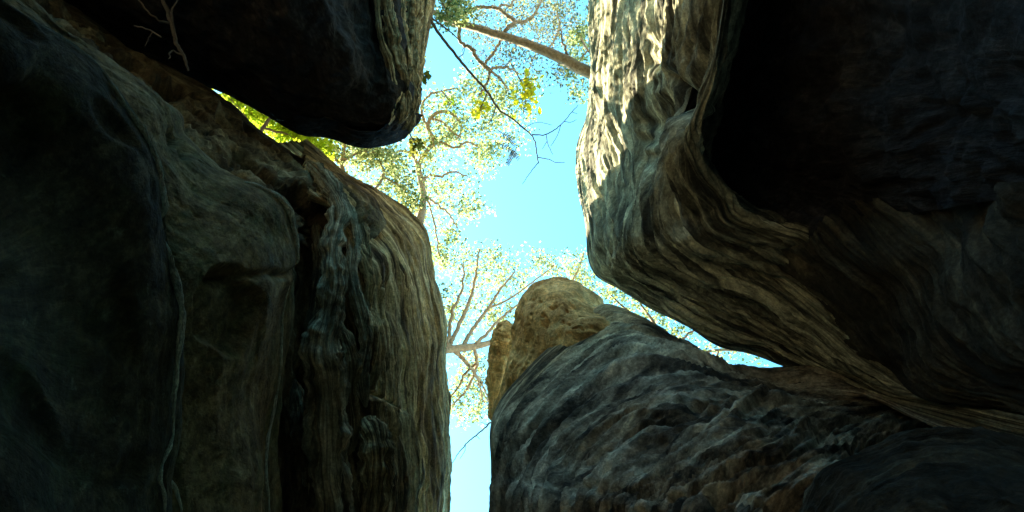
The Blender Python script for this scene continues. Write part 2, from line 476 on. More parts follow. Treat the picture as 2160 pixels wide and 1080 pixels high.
# --- black hollow behind the ribs
h0 = row([(600, 330), (690, 380), (790, 480), (810, 600), (810, 700), (800, 800), (800, 900), (800, 1000), (800, 1100), (800, 1500)], 6.4)
h1 = row([(560, 370), (640, 420), (700, 500), (720, 600), (720, 700), (710, 800), (700, 900), (700, 1000), (700, 1100), (700, 1500)], 5.9)
h2 = row([(520, 390), (590, 430), (640, 500), (650, 600), (650, 700), (640, 800), (630, 900), (625, 1000), (620, 1100), (610, 1500)], 5.0)
h3 = row([(460, 400), (540, 440), (585, 500), (590, 600), (590, 700), (580, 800), (565, 900), (555, 1000), (550, 1100), (540, 1500)], 4.5)
h4 = row([(400, 420), (470, 460), (520, 520), (520, 600), (520, 700), (510, 800), (500, 900), (490, 1000), (480, 1100), (470, 1500)], 4.3)
rock_surface('hollow', [h0, h1, h2, h3, h4], 260, 160,
             lambda u, v, P: strata(u, v, 0.3, 5, 0.04, 21) + rough(P, 3.0, 0.06, 22), M['brown'], left)

# --- weathered ribs standing in the hollow
RIBS = [
    ([(650, 340, 5.6, 12), (690, 385, 5.1, 12), (715, 440, 4.7, 13), (700, 520, 4.35, 15), (704, 590, 4.2, 17), (692, 660, 4.1, 18), (676, 740, 4.0, 26), (688, 800, 4.0, 32), (690, 900, 4.0, 33), (690, 1000, 4.0, 34), (700, 1100, 4.0, 34), (700, 1400, 3.8, 34)], 'pale'),
    ([(735, 430, 5.2, 9), (746, 510, 4.9, 10), (742, 580, 4.7, 8), (758, 650, 4.6, 9), (772, 720, 4.55, 9), (764, 790, 4.5, 9), (772, 860, 4.5, 7)], 'pale'),
    ([(712, 690, 4.5, 6), (726, 712, 4.4, 10), (742, 765, 4.35, 11), (738, 830, 4.35, 10), (745, 900, 4.4, 9), (735, 960, 4.4, 7)], 'tan'),
    ([(622, 800, 4.3, 4), (634, 870, 4.1, 14), (640, 950, 4.0, 24), (648, 1030, 4.0, 27), (652, 1100, 4.0, 28), (652, 1400, 3.9, 28)], 'brown'),
    ([(596, 850, 4.0, 3), (600, 900, 4.0, 10), (600, 1000, 3.95, 18), (600, 1100, 3.9, 20), (600, 1400, 3.8, 20)], 'brown'),
    ([(665, 470, 5.0, 6), (672, 520, 4.8, 8), (668, 570, 4.7, 6), (660, 640, 4.6, 6), (645, 700, 4.5, 5)], 'brown'),
    ([(770, 880, 4.6, 8), (790, 925, 4.4, 20), (795, 1000, 4.35, 23), (785, 1100, 4.3, 24), (780, 1400, 4.1, 24)], 'tan'),
    ([(760, 470, 5.2, 7), (772, 540, 5.0, 7), (766, 600, 4.9, 6), (775, 660, 4.8, 5)], 'tan'),
]
for k, (pth, mt) in enumerate(RIBS):
    rib('rib', pth, M[mt], left, nu=260, nv=36, amp=0.05, s=40 + k, kv=9.0, flat=0.5)

# --- smooth grey-green slab
lip = row([(-140, -160), (60, 20), (150, 85), (250, 150), (345, 215), (372, 285), (455, 365), (545, 400), (600, 450), (626, 545), (612, 620), (612, 720), (592, 860), (574, 1000), (565, 1100), (555, 1500)],
          [2.0, 2.3, 2.6, 2.8, 3.0, 3.1, 3.3, 3.5, 3.6, 3.7, 3.7, 3.7, 3.7, 3.6, 3.6, 3.4])
a1 = row([(-200, -90), (0, 60), (95, 130), (200, 205), (300, 275), (330, 335), (405, 410), (490, 455), (535, 500), (560, 585), (560, 670), (560, 760), (545, 880), (535, 1000), (530, 1100), (520, 1500)],
         [1.85, 2.1, 2.35, 2.55, 2.75, 2.8, 2.95, 3.1, 3.2, 3.2, 3.2, 3.25, 3.25, 3.2, 3.2, 3.0])
a2 = row([(-260, -20), (-60, 110), (40, 180), (130, 260), (220, 330), (270, 400), (340, 490), (400, 540), (440, 580), (450, 650), (455, 720), (455, 800), (450, 900), (445, 1000), (440, 1100), (430, 1500)],
         [1.7, 1.9, 2.1, 2.3, 2.5, 2.6, 2.7, 2.75, 2.8, 2.8, 2.8, 2.8, 2.8, 2.75, 2.7, 2.6])
a3 = row([(-320, 40), (-120, 170), (-20, 250), (70, 330), (140, 400), (190, 470), (250, 560), (280, 610), (300, 650), (310, 700), (315, 760), (310, 830), (310, 920), (305, 1000), (300, 1100), (290, 1500)],
         [1.7, 1.9, 2.1, 2.25, 2.4, 2.5, 2.6, 2.6, 2.6, 2.6, 2.6, 2.6, 2.55, 2.5, 2.5, 2.4])
a4 = a3.copy(); a4[:, 0] -= 0.5; a4[:, 2] -= 0.1
back = [lip + np.array([-0.9, -0.4, 0.9]), lip + np.array([-0.30, -0.10, 0.60]), lip + np.array([-0.06, -0.03, 0.22])]


def d_slab(u, v, P):
    x = P[..., 0] / P[..., 2] * FPX + CX; y = P[..., 1] / P[..., 2] * FPX + CY
    h = rough(P, 1.1, 0.09, 31, 2) + rough(P, 9, 0.006, 32, 4) + strata(u, v, 0.18, 1.2, 0.018, 33, steps=0.0)
    yc = 555 + 22 * np.sin((x - 430) / 55.0) + 0.12 * (x - 450)          # open crack across the slab
    h -= 0.035 * np.exp(-((y - yc - 14 * gn(x / 40, y / 60)) / 9) ** 2) * sstep(440, 475, x)
    q = ((x - 470) / 66) ** 2 + ((y - 655) / 95) ** 2 + 0.35 * gn(x / 60, y / 60, 0, 36)   # worn hollow
    h -= 0.10 * sstep(1.15, 0.55, q)
    h -= 0.09 * np.exp(-(((x - 372) / 12) ** 2 + ((y - 292) / 16) ** 2))
    h -= 0.06 * np.exp(-(((x - 392) / 10) ** 2 + ((y - 322) / 12) ** 2))
    h += pits(u, v, 3.2, 9, 0.007, 37, 0.4) + strata(u, v, 0.25, 4.0, 0.006, 38, steps=0.0)
    return h


rock_surface('smooth_slab', back + [lip, a1, a2, a3, a4], 420, 260, d_slab, M['moss'], left, lip_row=3)
# thin flange that rims the slab along the hollow, its highlight put in as pale colour
rib('flange', line_on('smooth_slab', 3.0, 6.6, 9.2, 6), M['vein'], left, nu=200, nv=16, amp=0.006, s=61)
rib('flange', line_on('smooth_slab', 3.05, 9.6, 14.4, 4), M['vein'], left, nu=300, nv=16, amp=0.005, s=62)

# --- mossy slab nearest the camera
lip = row([(-260, -130), (20, 40), (110, 90), (190, 150), (255, 230), (292, 290), (322, 350), (333, 430), (346, 510), (365, 590), (379, 680), (373, 790), (363, 900), (356, 1000), (350, 1100), (340, 1500)],
          [1.5, 1.75, 1.9, 2.0, 2.1, 2.15, 2.2, 2.2, 2.2, 2.25, 2.25, 2.25, 2.25, 2.2, 2.2, 2.1])
b1 = row([(-300, -60), (-30, 90), (60, 140), (140, 205), (205, 280), (245, 340), (275, 400), (290, 470), (305, 545), (325, 620), (338, 700), (332, 800), (322, 900), (315, 1000), (310, 1100), (300, 1500)],
         [1.4, 1.6, 1.75, 1.82, 1.92, 1.98, 2.02, 2.04, 2.06, 2.1, 2.1, 2.1, 2.1, 2.05, 2.05, 1.95])
b2 = row([(-400, 100), (-160, 230), (-80, 280), (0, 330), (60, 390), (100, 440), (130, 490), (150, 550), (165, 610), (185, 680), (195, 740), (190, 820), (180, 910), (175, 1000), (170, 1100), (160, 1500)],
         [1.35, 1.5, 1.6, 1.68, 1.72, 1.75, 1.78, 1.8, 1.8, 1.82, 1.82, 1.82, 1.8, 1.78, 1.75, 1.65])
b3 = row([(-700, 250), (-500, 380), (-400, 430), (-300, 480), (-250, 520), (-220, 560), (-200, 600), (-180, 650), (-170, 700), (-160, 750), (-150, 800), (-150, 860), (-160, 930), (-160, 1000), (-160, 1100), (-180, 1500)], 1.15)
b4 = floor_row(16, -1.25, -1.25, -1.0, 2.2, 0.2)
b5 = floor_row(16, -1.35, -1.35, -2.0, 2.4, -1.9)
back = [lip + np.array([-0.9, -0.5, 0.5]), lip + np.array([-0.25, -0.12, 0.22]), lip + np.array([-0.05, -0.03, 0.09])]


def d_moss(u, v, P):
    h = rough(P, 1.1, 0.09, 71, 2) + rough(P, 7, 0.008, 72, 4)
    h += strata(u, v, 0.18, 1.0, 0.014, 73, steps=0.0) - 0.03 * sstep(0.2, 0.5, gn(u * 0.5, v * 1.2, 0, 74))
    return h


rock_surface('mossy_slab', back + [lip, b1, b2, b3, b4, b5], 380, 240, d_moss, M['shaded_moss'], left, lip_row=3)
# pale ridges that edge the mossy slab
rib('ridge', line_on('mossy_slab', 3.05, 3.0, 12.0, 7, 70), M['vein'], left, nu=460, nv=16, amp=0.010, s=75, flat=0.4)
rib('ridge', line_on('mossy_slab', 3.05, 11.6, 14.3, 3.5), M['vein'], left, nu=160, nv=14, amp=0.007, s=76, flat=0.4)
rib('ridge', line_on('smooth_slab', 6.15, 11.2, 14.3, 4.0, 40, -0.75), M['vein'], left, nu=200, nv=14, amp=0.007, s=77, flat=0.4)

# --- brown broken ledge under the boulder
lip = row([(-150, -330), (60, -70), (180, 30), (270, 95), (360, 143), (440, 186), (480, 214), (545, 272), (610, 318), (675, 350), (738, 382), (790, 422), (815, 470)],
          [5.0, 5.4, 5.7, 5.9, 6.0, 6.1, 6.2, 6.4, 6.5, 6.6, 6.6, 6.5, 6.2])
c1 = row([(-170, -280), (40, -40), (165, 60), (255, 125), (340, 180), (415, 225), (465, 260), (540, 315), (605, 350), (670, 390), (715, 425), (755, 475), (775, 520)],
         [4.5, 4.7, 4.9, 5.1, 5.2, 5.25, 5.3, 5.4, 5.5, 5.5, 5.5, 5.4, 5.4])
c2 = row([(-190, -230), (20, -10), (140, 80), (235, 150), (320, 215), (385, 270), (440, 320), (515, 370), (580, 405), (640, 440), (680, 475), (710, 525), (725, 560)],
         [4.0, 4.1, 4.3, 4.5, 4.6, 4.6, 4.65, 4.7, 4.8, 4.9, 5.0, 5.1, 5.3])
c3 = row([(-210, -190), (0, 20), (115, 110), (210, 180), (290, 245), (345, 310), (400, 370), (480, 420), (540, 460), (600, 500), (640, 530), (670, 570), (690, 600)],
         [3.7, 3.7, 3.9, 4.0, 4.1, 4.1, 4.2, 4.3, 4.4, 4.6, 4.9, 5.3, 5.7])
c4 = c3 + np.array([-0.5, 0.3, 0.2])


def d_brown(u, v, P):
    h = strata(u, v, 0.3, 2.5, 0.06, 81, 0.9, steps=0.0) + rough(P, 2.6, 0.12, 82, 5) + rough(P, 11, 0.02, 83, 4)
    h += pits(u, v, 0.8, 1.8, 0.22, 84, 0.12) + pits(u, v, 2.5, 6, 0.06, 85, 0.25)
    return h * (0.12 + 0.88 * sstep(4.0, 4.9, v))


rock_surface('brown_ledge', over(lip, (-0.9, -0.2)) + [lip, c1, c2, c3, c4], 440, 260, d_brown, M['brown'], left, lip_row=4)

# ================================================================== WEDGED BOULDER, upper left
chock = empty('boulder', tuple(W(600, 100, 7.0)))
tag(chock, 'huge boulder coloured shade-dark, wedged over the upper left, pale peeling strips down its right edge', 'boulder')
lip = row([(-290, -330), (20, -20), (150, 65), (280, 130), (380, 172), (462, 190), (560, 242), (635, 284), (695, 291), (770, 313), (850, 292), (884, 240), (888, 170), (905, 85), (925, -20), (945, -160), (965, -500)],
          [5.0, 5.4, 5.8, 6.0, 6.2, 6.5, 6.8, 7.0, 7.0, 7.0, 7.3, 7.7, 8.2, 8.4, 8.5, 8.6, 8.6])
k1 = row([(-240, -440), (70, -110), (190, -5), (310, 75), (400, 132), (478, 172), (565, 232), (640, 272), (700, 276), (768, 300), (832, 280), (858, 230), (862, 165), (870, 85), (875, -20), (880, -160), (885, -500)],
         [4.9, 5.2, 5.5, 5.7, 5.9, 6.2, 6.4, 6.6, 6.6, 6.6, 6.7, 6.9, 7.2, 7.4, 7.5, 7.5, 7.5])
k2 = row([(-220, -460), (85, -130), (205, -25), (325, 55), (412, 112), (490, 150), (572, 208), (645, 246), (702, 252), (762, 278), (818, 262), (838, 215), (836, 150), (825, 75), (810, -20), (800, -160), (790, -500)],
         [4.8, 5.0, 5.3, 5.5, 5.7, 5.9, 6.0, 6.2, 6.2, 6.2, 6.25, 6.3, 6.4, 6.45, 6.5, 6.5, 6.5])
k3 = row([(-180, -500), (120, -170), (240, -65), (350, 10), (430, 60), (500, 95), (570, 140), (630, 170), (680, 180), (725, 190), (765, 180), (780, 145), (778, 90), (765, 20), (745, -60), (730, -190), (710, -500)],
         [4.6, 4.8, 5.0, 5.2, 5.4, 5.6, 5.8, 5.9, 5.95, 6.0, 6.1, 6.2, 6.3, 6.4, 6.5, 6.5, 6.5])
k4 = row([(-100, -560), (180, -240), (290, -140), (380, -70), (440, -30), (495, -5), (545, 20), (590, 40), (625, 45), (655, 45), (680, 35), (690, 15), (685, -25), (670, -80), (650, -150), (630, -260), (610, -520)],
         [4.6, 4.7, 4.8, 4.9, 5.0, 5.1, 5.2, 5.3, 5.3, 5.4, 5.4, 5.4, 5.4, 5.4, 5.4, 5.3, 5.2])
k5 = row([(0, -650), (230, -400), (330, -310), (400, -250), (440, -220), (470, -200), (500, -190), (520, -180), (540, -180), (555, -185), (565, -195), (570, -210), (570, -235), (560, -270), (550, -330), (540, -420), (530, -560)],
         4.6)
out = np.array([(-1, -0.3)] * 6 + [(-0.8, -0.7)] * 3 + [(-0.8, -0.7)] * 2 + [(-1, -0.2)] * 6)


def d_chock(u, v, P):
    v = v + 0.0
    side = sstep(9.5, 11.5, u)                         # the right edge peels in long strips
    on = sstep(3.2, 4.2, v)
    h = (strata(u, v, 0.16, 4.0, 0.10, 101, 0.5) + strata(u, v, 0.3, 11, 0.035, 102, 0.4)) * (0.25 + 0.75 * side) * sstep(6.6, 5.9, v)
    h = h + rough(P, 1.3, 0.10, 103, 4) * sstep(5.5, 6.5, v) + rough(P, 6, 0.025, 104, 4) + 0.06 * sstep(6.0, 5.85, v) * side
    return h * (0.3 + 0.7 * sstep(4.0, 4.5, v))


b_rows = over(lip, out, ((0.10, 0.35), (0.5, 1.9), (1.1, 3.6), (9.0, 4.0)), np.array([0.2] * 9 + [0.45, 0.8] + [1.0] * 6)) + [lip, k1, k2]  # unseen crest raised so the sunlit strip opposite stays narrow
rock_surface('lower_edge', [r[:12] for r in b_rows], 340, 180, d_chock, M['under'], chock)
rock_surface('peeling_edge', [r[10:] for r in b_rows], 260, 220, lambda u, v, P: d_chock(u + 10, v, P), M['pale'], chock)
STRIPS = [
    [(806, -120, 6.5, 9), (812, 0, 6.45, 10), (826, 70, 6.4, 11), (840, 140, 6.4, 11), (850, 200, 6.45, 10), (842, 262, 6.4, 8)],
    [(838, -120, 6.9, 8), (838, 0, 6.85, 9), (846, 60, 6.8, 8), (856, 140, 6.8, 9), (860, 210, 6.8, 9), (850, 275, 6.7, 7)],
    [(872, -120, 7.4, 11), (872, 0, 7.35, 12), (868, 80, 7.2, 12), (868, 160, 7.1, 11), (868, 220, 7.1, 10), (862, 278, 7.0, 6)],
    [(900, -120, 8.2, 8), (894, 0, 8.0, 9), (884, 90, 7.8, 8), (878, 170, 7.7, 8), (876, 240, 7.5, 6)],
    [(786, -120, 6.3, 4), (800, 60, 6.25, 4), (820, 130, 6.3, 5), (832, 200, 6.35, 5), (836, 240, 6.4, 3)],
]
for k, pth in enumerate(STRIPS):
    rib('strip', pth, M['pale'], chock, nu=260, nv=30, amp=0.05, s=160 + k, flat=0.8)
u_rows = [k1 + np.array([0, 0, 0.15]), k2 + np.array([0.0, 0, 0.03]), k3, k4, k5]
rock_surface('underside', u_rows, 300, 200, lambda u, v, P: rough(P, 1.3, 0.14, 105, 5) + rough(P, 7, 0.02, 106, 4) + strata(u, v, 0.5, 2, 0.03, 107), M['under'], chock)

# cap of rock that closes the chasm out of the picture, upper left
# ================================================================== RIGHT MASS
right = empty('overhang', (1.8, -0.6, 0.0))
tag(right, 'massive right-hand overhang with flowing grey layers, sunlit left edge and pitch-dark hollow', 'cliff')
lip = row([(1225, -500), (1240, -100), (1243, 60), (1247, 150), (1240, 240), (1221, 315), (1222, 400), (1237, 475), (1241, 530), (1258, 580), (1312, 613), (1370, 649), (1450, 688), (1512, 729), (1580, 747), (1640, 768), (1740, 804), (1850, 842), (2000, 900), (2300, 1000)],
          [9.5, 9.5, 9.5, 9.5, 9.4, 9.3, 9.1, 8.7, 8.2, 7.8, 7.2, 6.6, 6.0, 5.6, 5.3, 5.0, 4.7, 4.4, 3.8, 3.0])
s1 = row([(1290, -500), (1285, -100), (1278, 60), (1272, 150), (1282, 240), (1295, 315), (1300, 400), (1300, 475), (1305, 530), (1330, 570), (1390, 605), (1440, 635), (1502, 680), (1560, 712), (1620, 732), (1682, 765), (1772, 800), (1870, 838), (2020, 880), (2320, 960)],
         [7.6, 7.6, 7.6, 7.6, 7.5, 7.3, 7.1, 6.9, 6.7, 6.5, 6.2, 5.8, 5.4, 5.1, 4.9, 4.7, 4.5, 4.3, 3.7, 2.9])
s2 = row([(1370, -500), (1365, -100), (1365, 60), (1362, 150), (1368, 240), (1362, 315), (1350, 400), (1350, 475), (1370, 530), (1420, 560), (1480, 590), (1530, 620), (1582, 652), (1632, 690), (1692, 726), (1742, 760), (1812, 792), (1890, 832), (2040, 866), (2340, 930)],
         [5.9, 5.9, 5.9, 5.9, 5.8, 5.7, 5.7, 5.7, 5.6, 5.5, 5.3, 5.1, 4.9, 4.8, 4.6, 4.5, 4.4, 4.2, 3.6, 2.8])
s3 = row([(1450, -500), (1448, -100), (1442, 60), (1432, 150), (1420, 240), (1402, 315), (1402, 400), (1425, 470), (1455, 510), (1502, 540), (1552, 562), (1602, 590), (1652, 622), (1702, 660), (1752, 702), (1802, 746), (1862, 786), (1932, 826), (2070, 852), (2360, 905)],
         [4.9, 4.9, 4.9, 4.9, 4.85, 4.85, 4.9, 4.9, 4.8, 4.8, 4.75, 4.7, 4.6, 4.5, 4.4, 4.3, 4.2, 4.0, 3.5, 2.7])
s4 = row([(1530, -500), (1530, -100), (1516, 60), (1502, 150), (1478, 220), (1452, 290), (1476, 360), (1528, 412), (1552, 455), (1615, 485), (1680, 512), (1722, 550), (1772, 592), (1820, 640), (1852, 690), (1892, 736), (1932, 780), (1992, 822), (2112, 842), (2380, 882)],
         [4.35, 4.35, 4.35, 4.3, 4.3, 4.35, 4.45, 4.5, 4.5, 4.5, 4.45, 4.35, 4.2, 4.15, 4.1, 4.0, 3.9, 3.7, 3.3, 2.6])
s5 = row([(1570, -500), (1570, -100), (1556, 60), (1540, 150), (1516, 215), (1490, 285), (1508, 345), (1550, 395), (1580, 430), (1640, 455), (1710, 480), (1760, 520), (1810, 560), (1855, 610), (1885, 660), (1925, 710), (1965, 760), (2030, 806), (2145, 832), (2400, 870)],
         [4.75, 4.75, 4.75, 4.8, 4.9, 5.0, 5.1, 5.1, 5.0, 4.85, 4.5, 4.3, 4.1, 4.0, 3.9, 3.8, 3.7, 3.5, 3.1, 2.5])
s6 = row([(1660, -500), (1660, -100), (1645, 60), (1630, 140), (1622, 200), (1615, 260), (1630, 310), (1660, 350), (1690, 380), (1740, 405), (1800, 435), (1850, 475), (1890, 520), (1930, 570), (1960, 625), (1995, 680), (2030, 735), (2090, 786), (2195, 818), (2430, 856)],
         [5.1, 5.1, 5.1, 5.1, 5.1, 5.1, 5.1, 5.1, 5.0, 4.8, 4.5, 4.2, 3.9, 3.75, 3.65, 3.55, 3.4, 3.2, 2.9, 2.4])
s7 = row([(1860, -500), (1850, -100), (1850, 60), (1850, 130), (1850, 190), (1850, 240), (1860, 285), (1870, 320), (1885, 345), (1910, 370), (1945, 400), (1980, 440), (2010, 485), (2040, 535), (2070, 590), (2100, 645), (2130, 700), (2180, 750), (2270, 790), (2470, 830)],
         [4.0, 4.0, 4.0, 4.0, 4.0, 4.0, 4.0, 4.0, 3.95, 3.9, 3.75, 3.6, 3.4, 3.25, 3.1, 3.0, 2.9, 2.75, 2.5, 2.2])
s8 = row([(2070, -500), (2060, -100), (2055, 60), (2052, 120), (2050, 170), (2050, 215), (2058, 255), (2068, 290), (2080, 320), (2100, 350), (2120, 385), (2142, 420), (2165, 460), (2195, 505), (2225, 555), (2255, 605), (2290, 655), (2330, 705), (2410, 750), (2570, 800)],
         [2.9, 2.9, 2.9, 2.9, 2.9, 2.9, 2.9, 2.9, 2.85, 2.8, 2.75, 2.65, 2.6, 2.5, 2.4, 2.35, 2.3, 2.2, 2.1, 1.9])
s9 = row([(2450, -500), (2440, -100), (2430, 60), (2430, 120), (2430, 170), (2430, 215), (2435, 255), (2440, 290), (2450, 320), (2460, 350), (2475, 385), (2490, 420), (2510, 460), (2530, 505), (2550, 555), (2570, 605), (2600, 655), (2630, 705), (2680, 750), (2780, 800)], 1.8)
s10 = floor_row(20, 1.7, 2.1, -1.2, 1.2, 0.2)
s11 = floor_row(20, 1.8, 2.3, -2.2, 2.4, -1.9)
out = np.array([(1, -0.1)] * 8 + [(1, -0.2), (0.9, -0.5), (0.7, -0.8), (0.6, -0.9), (0.6, -0.9), (0.6, -0.9), (0.6, -0.9), (0.6, -0.9), (0.6, -0.9), (0.6, -0.9), (0.6, -0.9), (0.6, -0.9)])


def d_right(u, v, P):
    x = P[..., 0] / P[..., 2] * FPX + CX; y = P[..., 1] / P[..., 2] * FPX + CY
    vv = v + 0.35 * gn(u * 0.35, v * 0.55, 0, 111)
    amp = 1 - 0.45 * sstep(9, 15, u)
    h = strata(u, vv, 0.08, 2.6, 0.06, 112) * amp + strata(u, vv, 0.10, 6.5, 0.042, 113, steps=0.8) + strata(u, vv, 0.14, 15, 0.034, 117) + strata(u, vv, 0.25, 25, 0.014, 116)
    h += rough(P, 1.2, 0.07, 114, 3) + pits(u, vv, 1.2, 12, 0.03, 115, 0.38) + rough(P, 14, 0.006, 118, 3)
    # the scooped pockets half-way up the face
    for (ax, ay, rx, ry, dp) in ((1415, 165, 16, 16, 0.25), (1432, 205, 26, 34, 0.30), (1385, 250, 20, 60, 0.22), (1362, 300, 14, 70, 0.15), (1375, 120, 14, 60, 0.12)):
        h -= dp * np.exp(-(((x - ax - 10 * gn(x / 30, y / 30, 0, 119)) / rx) ** 2 + ((y - ay) / ry) ** 2))
    f = 0.30 - 0.20 * sstep(8.5, 10.5, u)
    return h * (f + (1 - f) * sstep(4.0, 4.7, v))


s4f, s5f = s4.copy(), s5.copy()                    # the face dips behind the lower bulge at its far end
s4f[11:] *= np.linspace(1.04, 1.12, 9)[:, None]; s5f[11:] *= np.linspace(1.08, 1.2, 9)[:, None]
f_rows = over(lip, out) + [lip, s1, s2, s3, s4f, s5f]
rock_surface('layered_face', f_rows, 640, 560, d_right, M['grey'], right, lip_row=4, ref=0.40)


def d_hollow(u, v, P):
    return rough(P, 1.2, 0.16, 121, 5) + strata(u, v, 0.45, 2.2, 0.05, 122, 0.8) + rough(P, 7, 0.02, 123, 4)


h_rows = [s4 + np.array([0.02, 0, 0.6]), s5 + np.array([0.01, -0.01, 0.05]), s6, s7, s8, s9, s10, s11]
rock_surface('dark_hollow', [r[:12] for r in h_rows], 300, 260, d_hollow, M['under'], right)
l_rows = [s3 + np.array([0.0, 0, 0.15]), s4 + np.array([0, 0, -0.12]), s5 + np.array([0, 0, -0.14]), s6 + np.array([0, 0, -0.05]), s7, s8, s9, s10, s11]
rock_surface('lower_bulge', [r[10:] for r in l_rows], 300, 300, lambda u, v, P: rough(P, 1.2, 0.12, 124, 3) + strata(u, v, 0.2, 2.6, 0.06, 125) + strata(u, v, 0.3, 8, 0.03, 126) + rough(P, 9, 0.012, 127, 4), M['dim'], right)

# ================================================================== LOWER RIGHT ROCK
lower = empty('rock_shoulder', (0.9, 1.6, 0.0))
tag(lower, 'sloping lower right rock with diagonal purple-grey layers and an ochre rounded top', 'rock')
lip = row([(1045, 1500), (1040, 1080), (1037, 985), (1036, 905), (1056, 850), (1105, 790), (1168, 728), (1222, 684), (1276, 644), (1358, 671), (1442, 728), (1522, 771), (1600, 777), (1680, 774), (1752, 792), (1850, 836), (1960, 880), (2300, 990)],
          [5.6, 5.9, 6.0, 6.2, 6.5, 6.7, 6.85, 6.95, 6.95, 6.5, 5.85, 5.3, 5.0, 4.85, 4.65, 4.4, 3.9, 3.0])
t1 = row([(1070, 1500), (1068, 1090), (1075, 1000), (1090, 940), (1130, 875), (1190, 812), (1255, 764), (1315, 735), (1375, 730), (1440, 748), (1500, 778), (1560, 800), (1630, 800), (1700, 800), (1772, 810), (1853, 839), (1965, 890), (2310, 1010)],
         [4.8, 5.0, 5.15, 5.3, 5.45, 5.6, 5.7, 5.75, 5.65, 5.3, 4.9, 4.7, 4.6, 4.55, 4.45, 4.3, 3.8, 2.9])
t2 = row([(1150, 1500), (1140, 1100), (1160, 1020), (1190, 965), (1240, 900), (1300, 850), (1365, 820), (1425, 808), (1485, 812), (1540, 824), (1590, 835), (1640, 842), (1690, 840), (1742, 834), (1795, 832), (1857, 842), (1975, 900), (2330, 1030)],
         [4.0, 4.1, 4.2, 4.3, 4.3, 4.3, 4.3, 4.3, 4.3, 4.3, 4.3, 4.3, 4.3, 4.3, 4.25, 4.2, 3.7, 2.8])
t3 = row([(1300, 1500), (1265, 1110), (1300, 1040), (1340, 990), (1390, 945), (1445, 910), (1500, 885), (1550, 873), (1600, 868), (1645, 867), (1685, 866), (1724, 864), (1762, 860), (1800, 856), (1840, 853), (1880, 855), (2000, 910), (2350, 1040)],
         [3.3, 3.4, 3.45, 3.5, 3.55, 3.6, 3.6, 3.65, 3.7, 3.75, 3.85, 3.95, 4.05, 4.15, 4.25, 4.4, 3.9, 3.0])
t4 = row([(1500, 1500), (1420, 1120), (1450, 1070), (1490, 1030), (1540, 990), (1590, 960), (1635, 938), (1675, 922), (1712, 910), (1746, 902), (1778, 894), (1808, 886), (1836, 880), (1862, 874), (1888, 870), (1916, 870), (2030, 925), (2380, 1060)],
         [2.8, 2.9, 2.95, 3.0, 3.05, 3.1, 3.15, 3.25, 3.35, 3.45, 3.6, 3.75, 3.9, 4.05, 4.2, 4.4, 3.9, 3.0])
t5 = row([(1750, 1500), (1600, 1180), (1620, 1130), (1655, 1090), (1695, 1050), (1735, 1015), (1770, 990), (1797, 972), (1826, 958), (1856, 946), (1884, 936), (1910, 926), (1934, 917), (1958, 910), (1980, 904), (2004, 902), (2090, 945), (2420, 1080)],
         [2.5, 2.6, 2.65, 2.7, 2.75, 2.8, 2.85, 2.95, 3.05, 3.15, 3.3, 3.45, 3.6, 3.8, 4.0, 4.2, 3.8, 3.0])
t6 = row([(2000, 1700), (1900, 1400), (1900, 1320), (1915, 1250), (1940, 1190), (1960, 1140), (1980, 1100), (1995, 1070), (2012, 1048), (2030, 1030), (2050, 1014), (2070, 1000), (2090, 988), (2110, 978), (2130, 970), (2150, 965), (2200, 980), (2500, 1120)], [2.4, 2.4, 2.4, 2.45, 2.5, 2.5, 2.5, 2.6, 2.7, 2.8, 2.9, 3.0, 3.2, 3.4, 3.6, 3.8, 3.6, 3.0])
t7 = floor_row(18, 0.6, 3.0, 2.2, 1.4, 0.4)
t8 = floor_row(18, 0.5, 3.2, 2.6, 1.2, -2.0)
out = np.array([(1, 0.2)] * 4 + [(0.8, 0.5), (0.6, 0.8)] + [(0.3, 1.0)] * 12)


def d_slope(u, v, P):
    vv = v + 0.35 * gn(u * 0.28, v * 0.6, 0, 131)
    h = strata(u, vv, 0.10, 1.6, 0.09, 132, steps=0.3) + strata(u, vv, 0.09, 4.2, 0.085, 133, steps=0.6) + strata(u, vv, 0.16, 8.5, 0.055, 136, steps=0.5) + strata(u, vv, 0.22, 16, 0.026, 138)
    h += rough(P, 1.0, 0.07, 134, 2) + pits(u, vv, 0.4, 8, 0.03, 135, 0.36) + rough(P, 14, 0.007, 137, 3)
    return h * (0.12 + 0.88 * sstep(4.0, 4.8, v)) * (0.35 + 0.65 * sstep(16.0, 14.0, u))


rock_surface('layered_slope', over(lip, out, ((0.08, 0.12), (0.4, 0.25), (1.4, 0.3), (4.0, 0.3))) + [lip, t1, t2, t3, t4, t5, t6, t7, t8], 600, 540, d_slope, M['slope'], lower, lip_row=4, ref=0.45)

